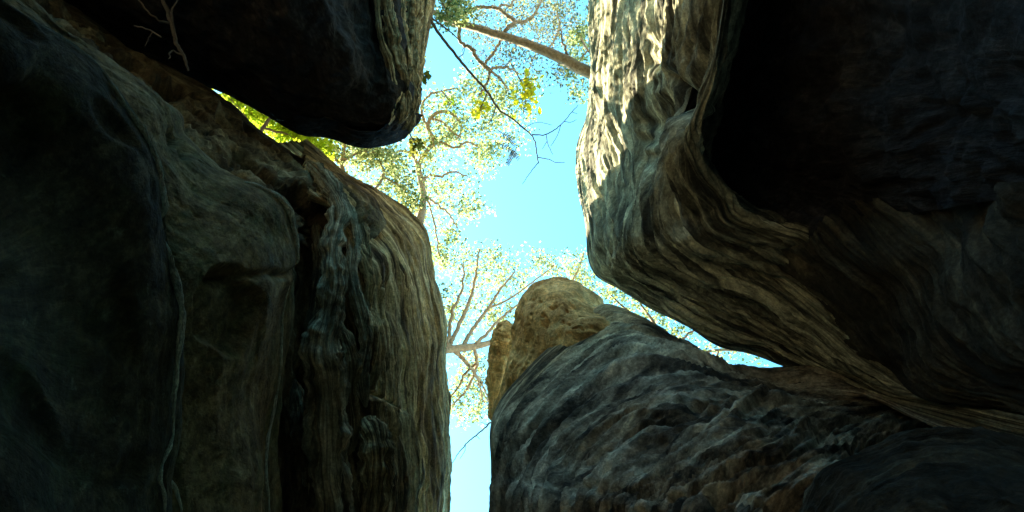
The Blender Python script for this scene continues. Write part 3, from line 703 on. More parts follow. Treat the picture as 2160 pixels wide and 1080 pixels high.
# ochre rounded top behind the slope
lip = row([(1060, 1250), (1048, 1000), (1042, 905), (1052, 840), (1066, 780), (1086, 735), (1089, 690), (1092, 650), (1112, 608), (1160, 587), (1212, 600), (1258, 632), (1310, 690), (1380, 760), (1470, 800), (1540, 860)],
          [7.4, 7.5, 7.6, 7.7, 7.8, 7.9, 8.0, 8.0, 8.0, 7.9, 7.7, 7.5, 7.2, 6.9, 6.5, 6.2])
o1 = row([(1085, 1260), (1075, 1010), (1068, 915), (1078, 855), (1095, 795), (1112, 755), (1120, 715), (1130, 675), (1148, 640), (1180, 622), (1225, 636), (1272, 672), (1325, 730), (1390, 790), (1470, 820), (1540, 880)],
         [7.0, 7.1, 7.1, 7.2, 7.2, 7.2, 7.2, 7.2, 7.2, 7.15, 7.0, 6.9, 6.8, 6.6, 6.3, 6.0])
o2 = row([(1120, 1270), (1110, 1030), (1105, 940), (1118, 880), (1138, 830), (1160, 795), (1175, 765), (1190, 735), (1205, 710), (1225, 695), (1260, 695), (1300, 708), (1350, 728), (1405, 760), (1470, 810), (1540, 860)],
         [6.8, 6.8, 6.8, 6.8, 6.8, 6.75, 6.7, 6.65, 6.6, 6.6, 6.6, 6.55, 6.5, 6.4, 6.2, 6.0])
o3 = row([(1180, 1290), (1170, 1060), (1170, 980), (1190, 930), (1215, 890), (1240, 860), (1260, 835), (1280, 810), (1300, 790), (1320, 775), (1340, 770), (1365, 775), (1395, 790), (1430, 815), (1480, 850), (1540, 890)], 6.9)
out = np.array([(1, 0.0)] * 8 + [(0.8, 0.5), (0.3, 1.0)] + [(0.2, 1.0)] * 6)


def d_ochre(u, v, P):
    h = rough(P, 1.3, 0.14, 141, 3) + rough(P, 7, 0.016, 142, 4) + strata(u, v, 0.3, 5, 0.022, 143, 0.6, steps=0.0) + pits(u, v, 1.5, 6, 0.04, 144, 0.3)
    return h * (0.4 + 0.6 * sstep(3.3, 4.4, v))


rock_surface('rounded_top', over(lip, out, ((0.10, 0.2), (0.3, 0.4), (0.6, 0.5), (0.9, 0.5))) + [lip, o1, o2, o3], 380, 220, d_ochre, M['ochre'], lower, lip_row=4)
# thin leaning flake beyond its left edge
rib('flake', [(1050, 900, 8.6, 14), (1050, 840, 8.7, 16), (1052, 780, 8.8, 18), (1062, 730, 8.9, 22), (1066, 700, 8.9, 18), (1070, 675, 8.9, 6)], M['ochre'], lower, nu=160, nv=30, amp=0.05, s=145, flat=1.5, square=0.55)

# ================================================================== BOULDER, lower right corner
corner = empty('boulder', tuple(W(1950, 1050, 2.0)))
tag(corner, 'rounded dim grey boulder in the lower right corner', 'boulder')
lip = row([(1600, 1330), (1650, 1170), (1688, 1080), (1745, 1004), (1848, 952), (1960, 926), (2060, 933), (2160, 936), (2420, 950)], [2.0, 2.1, 2.15, 2.2, 2.2, 2.15, 2.1, 2.0, 1.8])
g1 = row([(1640, 1350), (1690, 1200), (1730, 1110), (1785, 1040), (1875, 995), (1975, 968), (2070, 970), (2170, 972), (2430, 990)], [1.85, 1.95, 2.0, 2.02, 2.02, 2.0, 1.95, 1.85, 1.65])
g2 = row([(1800, 1450), (1840, 1300), (1870, 1220), (1915, 1160), (1975, 1120), (2050, 1100), (2130, 1100), (2220, 1100), (2480, 1120)], [1.5, 1.6, 1.65, 1.7, 1.7, 1.65, 1.6, 1.5, 1.35])
g3 = floor_row(9, 0.9, 1.9, 1.35, 0.75, 0.6)
g4 = floor_row(9, 0.9, 1.9, 1.30, 0.65, -1.9)
rock_surface('stone', over(lip, (0.4, 0.9), ((0.05, 0.08), (0.3, 0.2), (0.9, 0.25), (2.5, 0.2))) + [lip, g1, g2, g3, g4], 260, 200,
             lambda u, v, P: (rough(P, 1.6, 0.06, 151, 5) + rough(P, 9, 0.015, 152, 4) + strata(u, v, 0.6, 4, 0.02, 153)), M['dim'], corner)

# ================================================================== TREES
def leaf_material(name, cols, trans=0.5):
    m = bpy.data.materials.new(name)
    m.use_nodes = True
    nt = m.node_tree; N, L = nt.nodes, nt.links
    N.remove(N['Principled BSDF'])
    at = N.new('ShaderNodeAttribute'); at.attribute_name = 'tone'
    cr = N.new('ShaderNodeValToRGB')
    cr.color_ramp.elements[0].color = (*cols[0], 1)
    cr.color_ramp.elements[1].color = (*cols[-1], 1)
    for i, c in enumerate(cols[1:-1]):
        e = cr.color_ramp.elements.new((i + 1) / (len(cols) - 1)); e.color = (*c, 1)
    L.new(at.outputs['Fac'], cr.inputs[0])
    df = N.new('ShaderNodeBsdfDiffuse'); tr = N.new('ShaderNodeBsdfTranslucent'); mx = N.new('ShaderNodeMixShader')
    mx.inputs[0].default_value = trans
    L.new(cr.outputs[0], df.inputs[0]); L.new(cr.outputs[0], tr.inputs[0])
    L.new(df.outputs[0], mx.inputs[1]); L.new(tr.outputs[0], mx.inputs[2])
    L.new(mx.outputs[0], N['Material Output'].inputs[0])
    return m


def bark_material(name, a, b):
    m = bpy.data.materials.new(name)
    nt, N, L, bs = nodes_of(m)
    tc = N.new('ShaderNodeTexCoord')
    n = N.new('ShaderNodeTexNoise'); n.inputs['Scale'].default_value = 22; n.inputs['Detail'].default_value = 7; n.inputs['Roughness'].default_value = 0.7
    L.new(tc.outputs['Object'], n.inputs['Vector'])
    cr = N.new('ShaderNodeValToRGB')
    cr.color_ramp.elements[0].position = 0.35; cr.color_ramp.elements[0].color = (*a, 1)
    cr.color_ramp.elements[1].position = 0.65; cr.color_ramp.elements[1].color = (*b, 1)
    L.new(n.outputs['Fac'], cr.inputs[0]); L.new(cr.outputs[0], bs.inputs['Base Color'])
    bp = N.new('ShaderNodeBump'); bp.inputs['Strength'].default_value = 0.6; bp.inputs['Distance'].default_value = 0.02
    L.new(n.outputs['Fac'], bp.inputs['Height']); L.new(bp.outputs[0], bs.inputs['Normal'])
    bs.inputs['Roughness'].default_value = 0.9
    return m


M['bark'] = bark_material('grey_brown_bark', (0.14, 0.095, 0.065), (0.34, 0.26, 0.19))
M['red_bark'] = bark_material('reddish_bark', (0.20, 0.12, 0.07), (0.46, 0.32, 0.20))
M['twig'] = bark_material('dark_bare_twig', (0.05, 0.04, 0.035), (0.10, 0.08, 0.065))
M['leaf_mid'] = leaf_material('mixed_green_leaves', [(0.065, 0.10, 0.04), (0.20, 0.26, 0.10), (0.37, 0.41, 0.19), (0.52, 0.52, 0.27)])
M['leaf_grey'] = leaf_material('small_grey_green_leaves', [(0.045, 0.055, 0.05), (0.08, 0.095, 0.07), (0.17, 0.19, 0.10), (0.32, 0.31, 0.15)])
M['leaf_lime'] = leaf_material('lime_green_leaves', [(0.22, 0.32, 0.02), (0.34, 0.46, 0.025), (0.46, 0.56, 0.04), (0.56, 0.60, 0.07)], 0.6)
M['leaf_gold'] = leaf_material('yellow_leaves', [(0.45, 0.40, 0.02), (0.55, 0.48, 0.02), (0.60, 0.54, 0.04)], 0.55)
M['leaf_olive'] = leaf_material('dark_olive_leaves', [(0.07, 0.085, 0.015), (0.11, 0.12, 0.02), (0.15, 0.15, 0.03)], 0.5)


def tubes(paths, sides=6):
    """paths: list of (points (n,3) world, radii (n,)) -> verts, faces of one mesh"""
    V, F, off = [], [], 0
    ang = np.linspace(0, 2 * math.pi, sides, endpoint=False)
    for P, R in paths:
        P = np.asarray(P, float); R = np.asarray(R, float); n = len(P)
        T = np.gradient(P, axis=0); T /= np.linalg.norm(T, axis=1, keepdims=True) + 1e-9
        ref = np.array([0.31, 0.83, 0.46])
        A = np.cross(T, ref); A /= np.linalg.norm(A, axis=1, keepdims=True) + 1e-9
        B = np.cross(T, A)
        ring = P[:, None] + R[:, None, None] * (A[:, None] * np.cos(ang)[None, :, None] + B[:, None] * np.sin(ang)[None, :, None])
        V.append(ring.reshape(-1, 3))
        idx = np.arange(n * sides).reshape(n, sides) + off
        nx = np.roll(idx, -1, axis=1)
        F.append(np.stack([idx[:-1], nx[:-1], nx[1:], idx[1:]], -1).reshape(-1, 4))
        off += n * sides
    return np.concatenate(V), np.concatenate(F)


def leaves_mesh(C, size, rng, up=0.4):
    """folded pointed leaves at centres C"""
    n = len(C)
    d = rng.normal(size=(n, 3)); d /= np.linalg.norm(d, axis=1, keepdims=True)
    nr = rng.normal(size=(n, 3)); nr[:, 2] += up
    sd = np.cross(d, nr); sd /= np.linalg.norm(sd, axis=1, keepdims=True) + 1e-9
    nn = np.cross(sd, d)
    L_ = (size * rng.uniform(0.6, 1.35, n))[:, None]
    Wd = L_ * rng.uniform(0.28, 0.42, n)[:, None]
    fold = Wd * rng.uniform(0.1, 0.6, n)[:, None]
    base = C - d * L_ * 0.5; tip = C + d * L_ * 0.5 - nn * fold * 0.5
    q = [base, C - d * L_ * 0.08 + sd * Wd + nn * fold, tip, C - d * L_ * 0.08 - sd * Wd + nn * fold]
    V = np.stack(q, 1).reshape(-1, 3)
    i = np.arange(n)[:, None] * 4
    F = np.concatenate([i + np.array([[0, 1, 2]]), i + np.array([[0, 2, 3]])], 0)
    return V, F


def limb_path(pts, rng, seg=9, wob=0.012):
    """limb given as (px, py, distance, radius in px) -> smooth world path"""
    a = np.array(pts, float)
    P = np.array([W(*q[:3]) for q in a]); R = a[:, 3] / FPX * a[:, 2]
    n = seg * (len(a) - 1) + 1
    P2 = catmull(P, n); R2 = np.maximum(catmull(R[:, None], n)[:, 0], 0.002)
    t = np.arange(n)
    P2 = P2 + wob * np.stack([gn(t * 0.35, t * 0 + rng.integers(999), 0, k) for k in range(3)], -1) * np.minimum(1, t / 5.0)[:, None]
    return P2, R2


def tree(name, label, trunk, limbs, clusters, leaf_mat, bark, seed, leaf=0.055, per=26, spread=0.16, tip_r=0.0022, group=None, twig_r=0.010, bare=()):
    """trunk and limbs are laid out in the air over the chasm; twigs grow from them to reach every cluster"""
    rng = np.random.default_rng(seed)
    P0, R0 = limb_path(trunk, rng)
    root = empty(name, tuple(P0[0]))
    tag(root, label, 'tree', group)
    V, F = tubes([(P0, R0)], 10)
    mesh_obj('trunk', V, F, bark, root)
    nodes, rad = [P0[len(P0) // 3:]], [R0[len(P0) // 3:]]
    for lb in limbs:
        P, R = limb_path(lb, rng, wob=0.03)
        V, F = tubes([(P, R)], 8)
        mesh_obj('branch', V, F, bark, root)
        nodes.append(P); rad.append(R)
    nodes = np.concatenate(nodes); rad = np.concatenate(rad)
    tips = []
    leafy = sum(c[6] for c in clusters)
    for (px, py, d, rx, ry, rd, cnt) in list(clusters) + list(bare):
        g = rng.normal(size=(cnt, 3)) * 0.55
        for k in range(cnt):
            tips.append(W(px + g[k, 0] * rx, py + g[k, 1] * ry, d + g[k, 2] * rd))
    tips = np.array(tips)
    left_ = list(range(len(tips)))
    dist = np.min(np.linalg.norm(tips[:, None] - nodes[None], axis=2), axis=1)
    paths, C = [], []
    order = np.argsort(dist)
    NB = np.zeros((len(nodes) + 6 * len(tips), 3)); NR = np.zeros(len(NB)); m = len(nodes)
    NB[:m] = nodes; NR[:m] = rad
    for k in order:
        t = tips[k]
        dd = np.linalg.norm(NB[:m] - t, axis=1)
        j = int(np.argmin(dd)); a = NB[j]; ln = dd[j]
        if ln < 0.02: continue
        ns = 6
        f = np.linspace(0, 1, ns)[:, None]
        bow = rng.normal(size=3) * ln * 0.14
        path = a + (t - a) * f + bow * np.sin(f * math.pi) + rng.normal(size=(ns, 3)) * ln * 0.035 * np.sin(f * math.pi)
        r0 = min(NR[j] * 0.75, tip_r + twig_r * min(ln, 1.5))
        rr = r0 + (tip_r - r0) * np.linspace(0, 1, ns) ** 0.8
        paths.append((path, rr))
        NB[m:m + ns - 1] = path[1:]; NR[m:m + ns - 1] = rr[1:]; m += ns - 1
        if k >= leafy: continue                              # a bare twig
        c = np.clip(rng.normal(size=(per, 3)), -1.5, 1.5) * spread
        C.append(t + c)
        C.append(path[rng.integers(2, ns, max(1, per // 4))] + rng.normal(size=(max(1, per // 4), 3)) * spread * 0.5)
    if paths:
        V, F = tubes(paths, 4)
        tag(mesh_obj('twigs', V, F, bark, root), kind='stuff')
    C = np.concatenate(C)
    V, F = leaves_mesh(C, leaf, rng)
    o = mesh_obj('crown', V, F, leaf_mat, root, False)
    tone = np.clip(0.5 + 0.28 * rng.normal(size=len(C)) + 0.25 * gn(C[:, 0] * 2, C[:, 1] * 2, C[:, 2] * 2, seed), 0, 1)
    at = o.data.attributes.new('tone', 'FLOAT', 'POINT')
    at.data.foreach_set('value', np.repeat(tone, 4).astype(np.float32))
    tag(o, kind='stuff')
    return root


# thick leaning tree on the right rim, reaching across the gap
tree('leaning_tree', 'thick leaning trunk reaching across the top of the gap from the sunlit right edge',
     [(1420, 230, 10.6, 15), (1330, 185, 10.2, 14), (1240, 152, 10.0, 13), (1180, 121, 10.0, 12), (1110, 92, 10.1, 10), (1050, 73, 10.2, 9), (1000, 58, 10.3, 8), (955, 46, 10.5, 7), (905, 20, 10.8, 5), (860, -20, 11.2, 3)],
     [[(1056, 76, 10.2, 5), (1072, 58, 10.2, 4.5), (1086, 46, 10.3, 5), (1066, 30, 10.4, 4), (1050, 18, 10.5, 4), (1012, 15, 10.6, 3.5), (985, 25, 10.7, 3), (960, 40, 10.9, 2)],
      [(1086, 46, 10.3, 4), (1105, 46, 10.4, 4), (1124, 34, 10.5, 3), (1136, 14, 10.6, 2.5), (1146, -20, 10.8, 2)],
      [(1050, 18, 10.5, 3), (1060, 10, 10.6, 2.5), (1078, 12, 10.7, 2.2), (1086, -10, 10.8, 2)],
      [(1200, 128, 10.0, 4), (1194, 108, 10.0, 2.8), (1186, 84, 10.1, 2.2), (1182, 60, 10.2, 1.5)],
      [(970, 52, 10.4, 4), (968, 78, 10.3, 4), (975, 92, 10.3, 3.5), (994, 102, 10.2, 4.5), (1006, 122, 10.2, 4), (1022, 140, 10.2, 5), (1032, 147, 10.2, 4), (1031, 165, 10.3, 2.8), (1022, 186, 10.4, 2.5), (1010, 200, 10.5, 1.6)],
      [(1020, 138, 10.2, 3.4), (1036, 118, 10.3, 3), (1052, 94, 10.4, 2.6), (1060, 80, 10.4, 2)],
      [(1032, 147, 10.2, 3.2), (1052, 142, 10.3, 3), (1075, 144, 10.4, 2.4), (1092, 154, 10.6, 1.8)],
      [(1032, 147, 10.2, 3), (1048, 160, 10.3, 3), (1060, 172, 10.4, 2.4), (1072, 190, 10.5, 1.6)],
      [(1136, 100, 10.1, 3), (1150, 110, 10.6, 2.2), (1180, 60, 11.4, 2), (1170, 10, 12.0, 1.5)]],
     [(1130, 40, 11.8, 80, 45, 0.8, 44), (1195, 70, 11.8, 50, 60, 0.8, 32), (1080, 110, 11.0, 70, 34, 0.6, 20), (1000, 50, 11.2, 50, 40, 0.5, 12), (1180, 150, 11.0, 40, 30, 0.5, 12), (1040, 80, 11.0, 40, 30, 0.5, 8), (1100, 0, 12.4, 120, 50, 0.8, 30)],
     M['leaf_grey'], M['bark'], 11, leaf=0.046, per=26, spread=0.13, tip_r=0.0042, twig_r=0.014, bare=[(1080, 50, 10.8, 80, 50, 0.5, 60), (1030, 130, 10.5, 50, 40, 0.4, 35), (1170, 60, 11.2, 50, 50, 0.4, 30)])

# crooked tree over the left cliff
tree('crooked_tree', 'crooked tree with looping pale branches and dappled crown above the left cliff',
     [(850, 560, 9.0, 10), (885, 470, 9.8, 9), (893, 415, 10.6, 7), (888, 380, 11.0, 7), (883, 350, 11.3, 5.5), (898, 322, 11.5, 5), (914, 296, 11.6, 4.5), (902, 266, 11.7, 4), (918, 240, 11.8, 4), (945, 236, 11.9, 3.5), (966, 252, 12.0, 3), (974, 275, 12.0, 2.4), (962, 296, 12.1, 1.8)],
     [[(884, 360, 11.2, 4), (872, 330, 11.3, 3.5), (850, 318, 11.4, 3), (830, 322, 11.5, 2.4), (806, 318, 11.6, 1.8)],
      [(890, 385, 11.0, 3.5), (906, 370, 11.2, 3), (930, 372, 11.3, 2.5), (956, 362, 11.4, 2), (985, 372, 11.5, 1.5)],
      [(906, 310, 11.5, 3.5), (930, 300, 11.5, 3), (958, 312, 11.5, 2.6), (985, 300, 11.6, 2), (1010, 310, 11.7, 1.5)],
      [(902, 268, 11.7, 3), (890, 240, 11.8, 3), (893, 215, 11.9, 2.6), (910, 198, 12.0, 2.4), (935, 192, 12.0, 2), (960, 186, 12.1, 1.5)],
      [(910, 250, 11.8, 2.8), (935, 258, 11.7, 2.6), (950, 275, 11.6, 2.6), (972, 290, 11.6, 2)],
      [(895, 410, 10.6, 3), (920, 430, 10.9, 2.4), (945, 450, 11.1, 2), (965, 480, 11.4, 1.5)],
      [(895, 405, 10.7, 3), (908, 440, 10.8, 2.2), (920, 490, 11.0, 1.8), (926, 540, 11.2, 1.4)]],
     [(930, 270, 12.0, 55, 55, 0.6, 26), (1000, 250, 12.2, 55, 55, 0.6, 26), (1015, 330, 12.0, 50, 48, 0.6, 18), (940, 400, 11.8, 50, 45, 0.5, 20), (990, 430, 11.9, 36, 34, 0.5, 9), (890, 330, 11.6, 45, 30, 0.4, 14), (930, 200, 12.2, 45, 40, 0.5, 10), (1090, 200, 12.4, 50, 45, 0.5, 22), (1010, 190, 12.2, 50, 40, 0.5, 16), (940, 500, 11.6, 35, 50, 0.5, 16), (1050, 280, 12.2, 30, 30, 0.4, 8)],
     M['leaf_mid'], M['red_bark'], 12, leaf=0.056, per=40, spread=0.125, tip_r=0.0045, bare=[(930, 290, 11.6, 50, 60, 0.4, 45), (950, 440, 11.2, 40, 60, 0.4, 30)])

# slim tree seen past the boulder's underside
tree('slim_tree', 'slim upright trunk with pale yellow foliage directly under the wedged boulder',
     [(690, 470, 8.6, 6), (722, 385, 9.2, 5.5), (722, 345, 9.8, 5), (726, 310, 10.2, 4), (732, 285, 10.6, 3)],
     [[(724, 350, 9.7, 3), (700, 330, 9.9, 2.5), (680, 315, 10.1, 2), (668, 300, 10.2, 1.5)], [(724, 340, 9.8, 3), (750, 325, 10.0, 2.4), (780, 320, 10.2, 2), (806, 330, 10.3, 1.4)],
      [(745, 440, 8.9, 3), (790, 400, 9.6, 3), (808, 372, 10.0, 2.6), (806, 350, 10.2, 2), (795, 335, 10.4, 1.5)], [(808, 372, 10.0, 2.2), (830, 385, 10.2, 2), (856, 402, 10.4, 1.5)]],
     [(700, 318, 10.2, 40, 22, 0.4, 22), (770, 328, 10.4, 45, 24, 0.4, 28), (815, 345, 10.5, 40, 30, 0.4, 20), (845, 400, 10.4, 40, 30, 0.4, 18), (870, 440, 10.4, 30, 30, 0.4, 12), (800, 395, 10.3, 30, 20, 0.4, 8)],
     M['leaf_mid'], M['red_bark'], 13, leaf=0.052, per=42, spread=0.12, tip_r=0.004)

# lime shrub seen through the slit under the boulder
tree('lime_tree', 'bright lime-green foliage filling the thin slit under the wedged boulder',
     [(500, 420, 8.4, 6), (530, 320, 8.8, 5), (560, 262, 9.2, 4), (580, 240, 9.6, 2)],
     [[(545, 290, 9.0, 3), (510, 235, 9.3, 2), (480, 205, 9.5, 1.2)], [(555, 270, 9.1, 3), (610, 285, 9.4, 2), (660, 310, 9.6, 1.2)]],
     [(500, 215, 9.6, 32, 18, 0.3, 30), (545, 245, 9.6, 32, 20, 0.3, 34), (590, 275, 9.6, 34, 20, 0.3, 34), (640, 300, 9.6, 34, 18, 0.3, 30), (680, 318, 9.7, 30, 14, 0.3, 14)],
     M['leaf_lime'], M['bark'], 14, leaf=0.07, per=16, spread=0.10)

# spreading tree low in the gap
tree('spreading_tree', 'spreading tree low in the gap, bare fanning limbs from a trunk crossing between the cliffs',
     [(830, 760, 8.6, 10), (890, 746, 9.2, 9), (940, 738, 9.7, 8.5), (985, 733, 10.1, 8), (1030, 724, 10.5, 6), (1075, 705, 10.9, 5), (1120, 680, 11.3, 3)],
     [[(945, 737, 9.8, 5), (962, 700, 10.2, 4.5), (982, 655, 10.7, 4), (998, 610, 11.1, 3), (1006, 565, 11.4, 2.4), (1010, 525, 11.7, 1.6)],
      [(975, 733, 10.0, 5), (1000, 690, 10.5, 4), (1030, 650, 10.9, 3.4), (1056, 610, 11.2, 2.6), (1085, 575, 11.5, 1.8)],
      [(941, 738, 9.7, 5), (948, 700, 10.0, 4), (955, 655, 10.4, 3.4), (975, 610, 10.8, 2.6), (978, 560, 11.2, 1.8)],
      [(1000, 730, 10.2, 4.5), (1030, 700, 10.6, 3.4), (1060, 668, 11.0, 2.6), (1096, 640, 11.3, 1.8)],
      [(955, 737, 9.8, 4.5), (982, 764, 10.1, 3.6), (1004, 790, 10.4, 3), (1024, 826, 10.7, 2), (1034, 856, 11.0, 1.4)],
      [(1000, 733, 10.2, 4), (1006, 765, 10.5, 3.4), (996, 800, 10.8, 3), (978, 830, 11.0, 2.4), (952, 856, 11.3, 1.6)],
      [(1006, 765, 10.5, 3), (980, 790, 10.6, 2.6), (968, 815, 10.8, 2), (950, 838, 11.0, 1.4)],
      [(930, 712, 9.8, 3), (962, 740, 9.9, 3), (990, 770, 10.1, 2.6), (1012, 815, 10.5, 2), (1020, 850, 10.9, 1.4)],
      [(1030, 650, 10.9, 2.6), (1075, 630, 11.2, 2), (1130, 590, 11.6, 1.6), (1170, 560, 11.9, 1.2)],
      [(1120, 680, 11.3, 3), (1190, 620, 11.8, 2.4), (1216, 575, 12.0, 2), (1232, 535, 12.2, 1.4)]],
     [(960, 560, 11.8, 45, 50, 0.5, 18), (1020, 550, 12.0, 55, 34, 0.5, 18), (1075, 585, 12.0, 50, 36, 0.5, 18), (1120, 560, 12.2, 45, 24, 0.4, 12), (1215, 570, 12.4, 34, 40, 0.4, 20), (1170, 565, 12.3, 40, 18, 0.4, 10), (950, 650, 11.4, 30, 50, 0.5, 16), (1010, 640, 11.5, 50, 40, 0.5, 20), (1060, 660, 11.6, 40, 30, 0.5, 14),
      (990, 770, 11.2, 45, 40, 0.4, 16), (1000, 830, 11.4, 40, 36, 0.4, 20), (1005, 872, 11.4, 35, 18, 0.3, 12), (955, 845, 11.4, 20, 24, 0.3, 8), (1240, 610, 12.3, 30, 20, 0.3, 10)],
     M['leaf_mid'], M['red_bark'], 15, leaf=0.05, per=30, spread=0.12, tip_r=0.0045, bare=[(985, 620, 11.0, 50, 80, 0.4, 70), (1000, 790, 10.8, 40, 60, 0.4, 45), (1060, 600, 11.4, 50, 50, 0.4, 35), (1215, 575, 12.0, 30, 40, 0.3, 18)])

# foliage beyond the right-hand slit
tree('yellow_tree', 'yellow-green foliage with dark twigs filling the curved slit below the right overhang',
     [(1420, 980, 7.6, 8), (1440, 860, 8.4, 7), (1420, 760, 9.2, 5), (1385, 690, 9.8, 4), (1350, 640, 10.2, 2)],
     [[(1425, 775, 9.1, 4), (1480, 745, 9.5, 3), (1540, 738, 9.8, 2.4), (1580, 745, 10.0, 1.5)], [(1395, 705, 9.7, 3), (1330, 660, 10.0, 2.4), (1280, 615, 10.3, 1.5)], [(1430, 800, 8.9, 3), (1500, 765, 9.4, 2.6), (1520, 735, 9.7, 2)], [(1410, 735, 9.4, 3), (1440, 715, 9.6, 2.6), (1470, 690, 9.8, 2)]],
     [(1285, 615, 10.4, 28, 20, 0.3, 18), (1330, 640, 10.3, 34, 20, 0.3, 24), (1390, 675, 10.2, 36, 20, 0.3, 24), (1440, 705, 10.1, 34, 18, 0.3, 16), (1500, 740, 10.0, 34, 14, 0.3, 10), (1545, 758, 10.0, 30, 10, 0.3, 7), (1600, 765, 10.0, 20, 8, 0.3, 3)],
     M['leaf_mid'], M['bark'], 16, leaf=0.058, per=9, spread=0.12)

# leafy tuft on the boulder's top edge
tree('rim_shrub', 'yellow-green tuft of leaves at the top edge of the wedged boulder',
     [(880, -40, 9.3, 4), (925, -10, 9.6, 3), (955, 5, 9.9, 2)],
     [[(925, -10, 9.6, 2.5), (945, 25, 9.8, 1.8), (960, 45, 10.0, 1.2)]],
     [(955, 12, 9.9, 28, 20, 0.25, 22), (975, 30, 10.0, 22, 14, 0.25, 12), (940, 35, 9.9, 20, 14, 0.2, 8)],
     M['leaf_mid'], M['bark'], 17, leaf=0.06, per=22, spread=0.09)
tree('rim_shrub', 'small leafy growth hugging the sunlit top right edge of the gap',
     [(1290, 130, 10.6, 4), (1245, 110, 10.9, 3), (1225, 80, 11.2, 2)],
     [[(1240, 105, 10.9, 2), (1222, 130, 11.0, 1.5), (1205, 150, 11.1, 1.0)]],
     [(1222, 75, 11.3, 20, 34, 0.25, 16), (1216, 140, 11.1, 20, 24, 0.25, 12), (1228, 190, 11.0, 16, 10, 0.2, 5)],
     M['leaf_mid'], M['bark'], 18, leaf=0.055, per=30, spread=0.10)


# bare branches
def bare(name, label, paths, mat, seed):
    rng = np.random.default_rng(seed)
    main, Rm = limb_path(paths[0], rng, wob=0.012)
    root = empty(name, tuple(main[0]))
    tag(root, label, 'branch')
    V, F = tubes([(main, Rm)], 8)
    mesh_obj('stem', V, F, mat, root)
    for p in paths[1:]:
        P, R = limb_path(p, rng, wob=0.01)
        V, F = tubes([(P, R)], 6)
        mesh_obj('twig', V, F, mat, root)
    return root


bare('bare_branch', 'long thin bare dark branch slanting from the boulder down across the sky',
     [[(880, 15, 8.3, 3.6), (904, 38, 8.4, 3.4), (930, 76, 8.5, 3.2), (966, 122, 8.6, 3.0), (1000, 162, 8.7, 2.8), (1028, 194, 8.8, 2.6), (1052, 230, 8.9, 2.3), (1080, 250, 9.0, 2.0), (1104, 270, 9.0, 1.8), (1126, 292, 9.1, 1.4), (1132, 322, 9.1, 1.3), (1136, 345, 9.1, 1.1)],
      [(900, 30, 8.4, 2.4), (930, 52, 8.5, 1.8), (960, 76, 8.6, 1.3), (972, 90, 8.7, 0.8)],
      [(1122, 284, 9.1, 1.4), (1150, 284, 9.1, 1.2), (1172, 272, 9.1, 1.1), (1190, 256, 9.2, 0.9), (1208, 234, 9.2, 0.8), (1220, 222, 9.2, 0.6)],
      [(1183, 263, 9.1, 0.9), (1176, 285, 9.1, 0.7), (1162, 308, 9.1, 0.6)],
      [(1152, 284, 9.1, 0.9), (1156, 305, 9.1, 0.8), (1166, 326, 9.1, 0.6)], [(1154, 298, 9.1, 0.7), (1144, 314, 9.1, 0.5)],
      [(1134, 332, 9.1, 1.1), (1158, 336, 9.1, 0.9), (1170, 342, 9.1, 0.8), (1192, 343, 9.1, 0.6)],
      [(1136, 342, 9.1, 1.0), (1120, 362, 9.1, 0.8), (1102, 388, 9.1, 0.5)],
      [(1190, 256, 9.2, 0.8), (1204, 258, 9.2, 0.6), (1216, 252, 9.2, 0.5)], [(1206, 236, 9.2, 0.7), (1218, 240, 9.2, 0.5)],
      [(1104, 272, 9.0, 0.9), (1120, 262, 9.0, 0.7), (1140, 258, 9.0, 0.6), (1164, 264, 9.0, 0.5)],
      [(966, 122, 8.6, 1.2), (978, 112, 8.7, 0.9), (980, 92, 8.7, 0.7)],
      [(1046, 222, 8.9, 1.4), (1040, 245, 8.9, 1.0), (1030, 262, 8.9, 0.7)]], M['twig'], 31)
bare('bare_branch', 'small bare twig poking into the pale sky low between the cliffs',
     [[(1060, 880, 8.6, 2.0), (1035, 892, 8.5, 1.8), (1012, 912, 8.4, 1.5), (990, 930, 8.3, 1.3), (970, 952, 8.2, 1.0), (952, 980, 8.1, 0.6)],
      [(1028, 896, 8.5, 1.0), (1014, 891, 8.5, 0.7)], [(982, 938, 8.3, 0.8), (980, 952, 8.3, 0.6), (970, 968, 8.3, 0.5)], [(1004, 918, 8.4, 0.8), (1012, 926, 8.4, 0.5)]], M['bark'], 32)


# large leaves one can pick out singly: each is a part of its sprig
def leaf_shape(name):
    V = np.array([(0, 0, 0), (0.28, 0.30, 0.05), (0.40, 0.62, 0.04), (0.18, 0.78, 0.03), (0, 1.05, -0.06), (-0.18, 0.78, 0.03), (-0.40, 0.62, 0.04), (-0.28, 0.30, 0.05), (0, 0.45, -0.02)], float)
    F = [(8, 0, 1), (8, 1, 2), (8, 2, 3), (8, 3, 4), (8, 4, 5), (8, 5, 6), (8, 6, 7), (8, 7, 0)]
    me = bpy.data.meshes.new(name)
    me.from_pydata(V.tolist(), [], F)
    return me


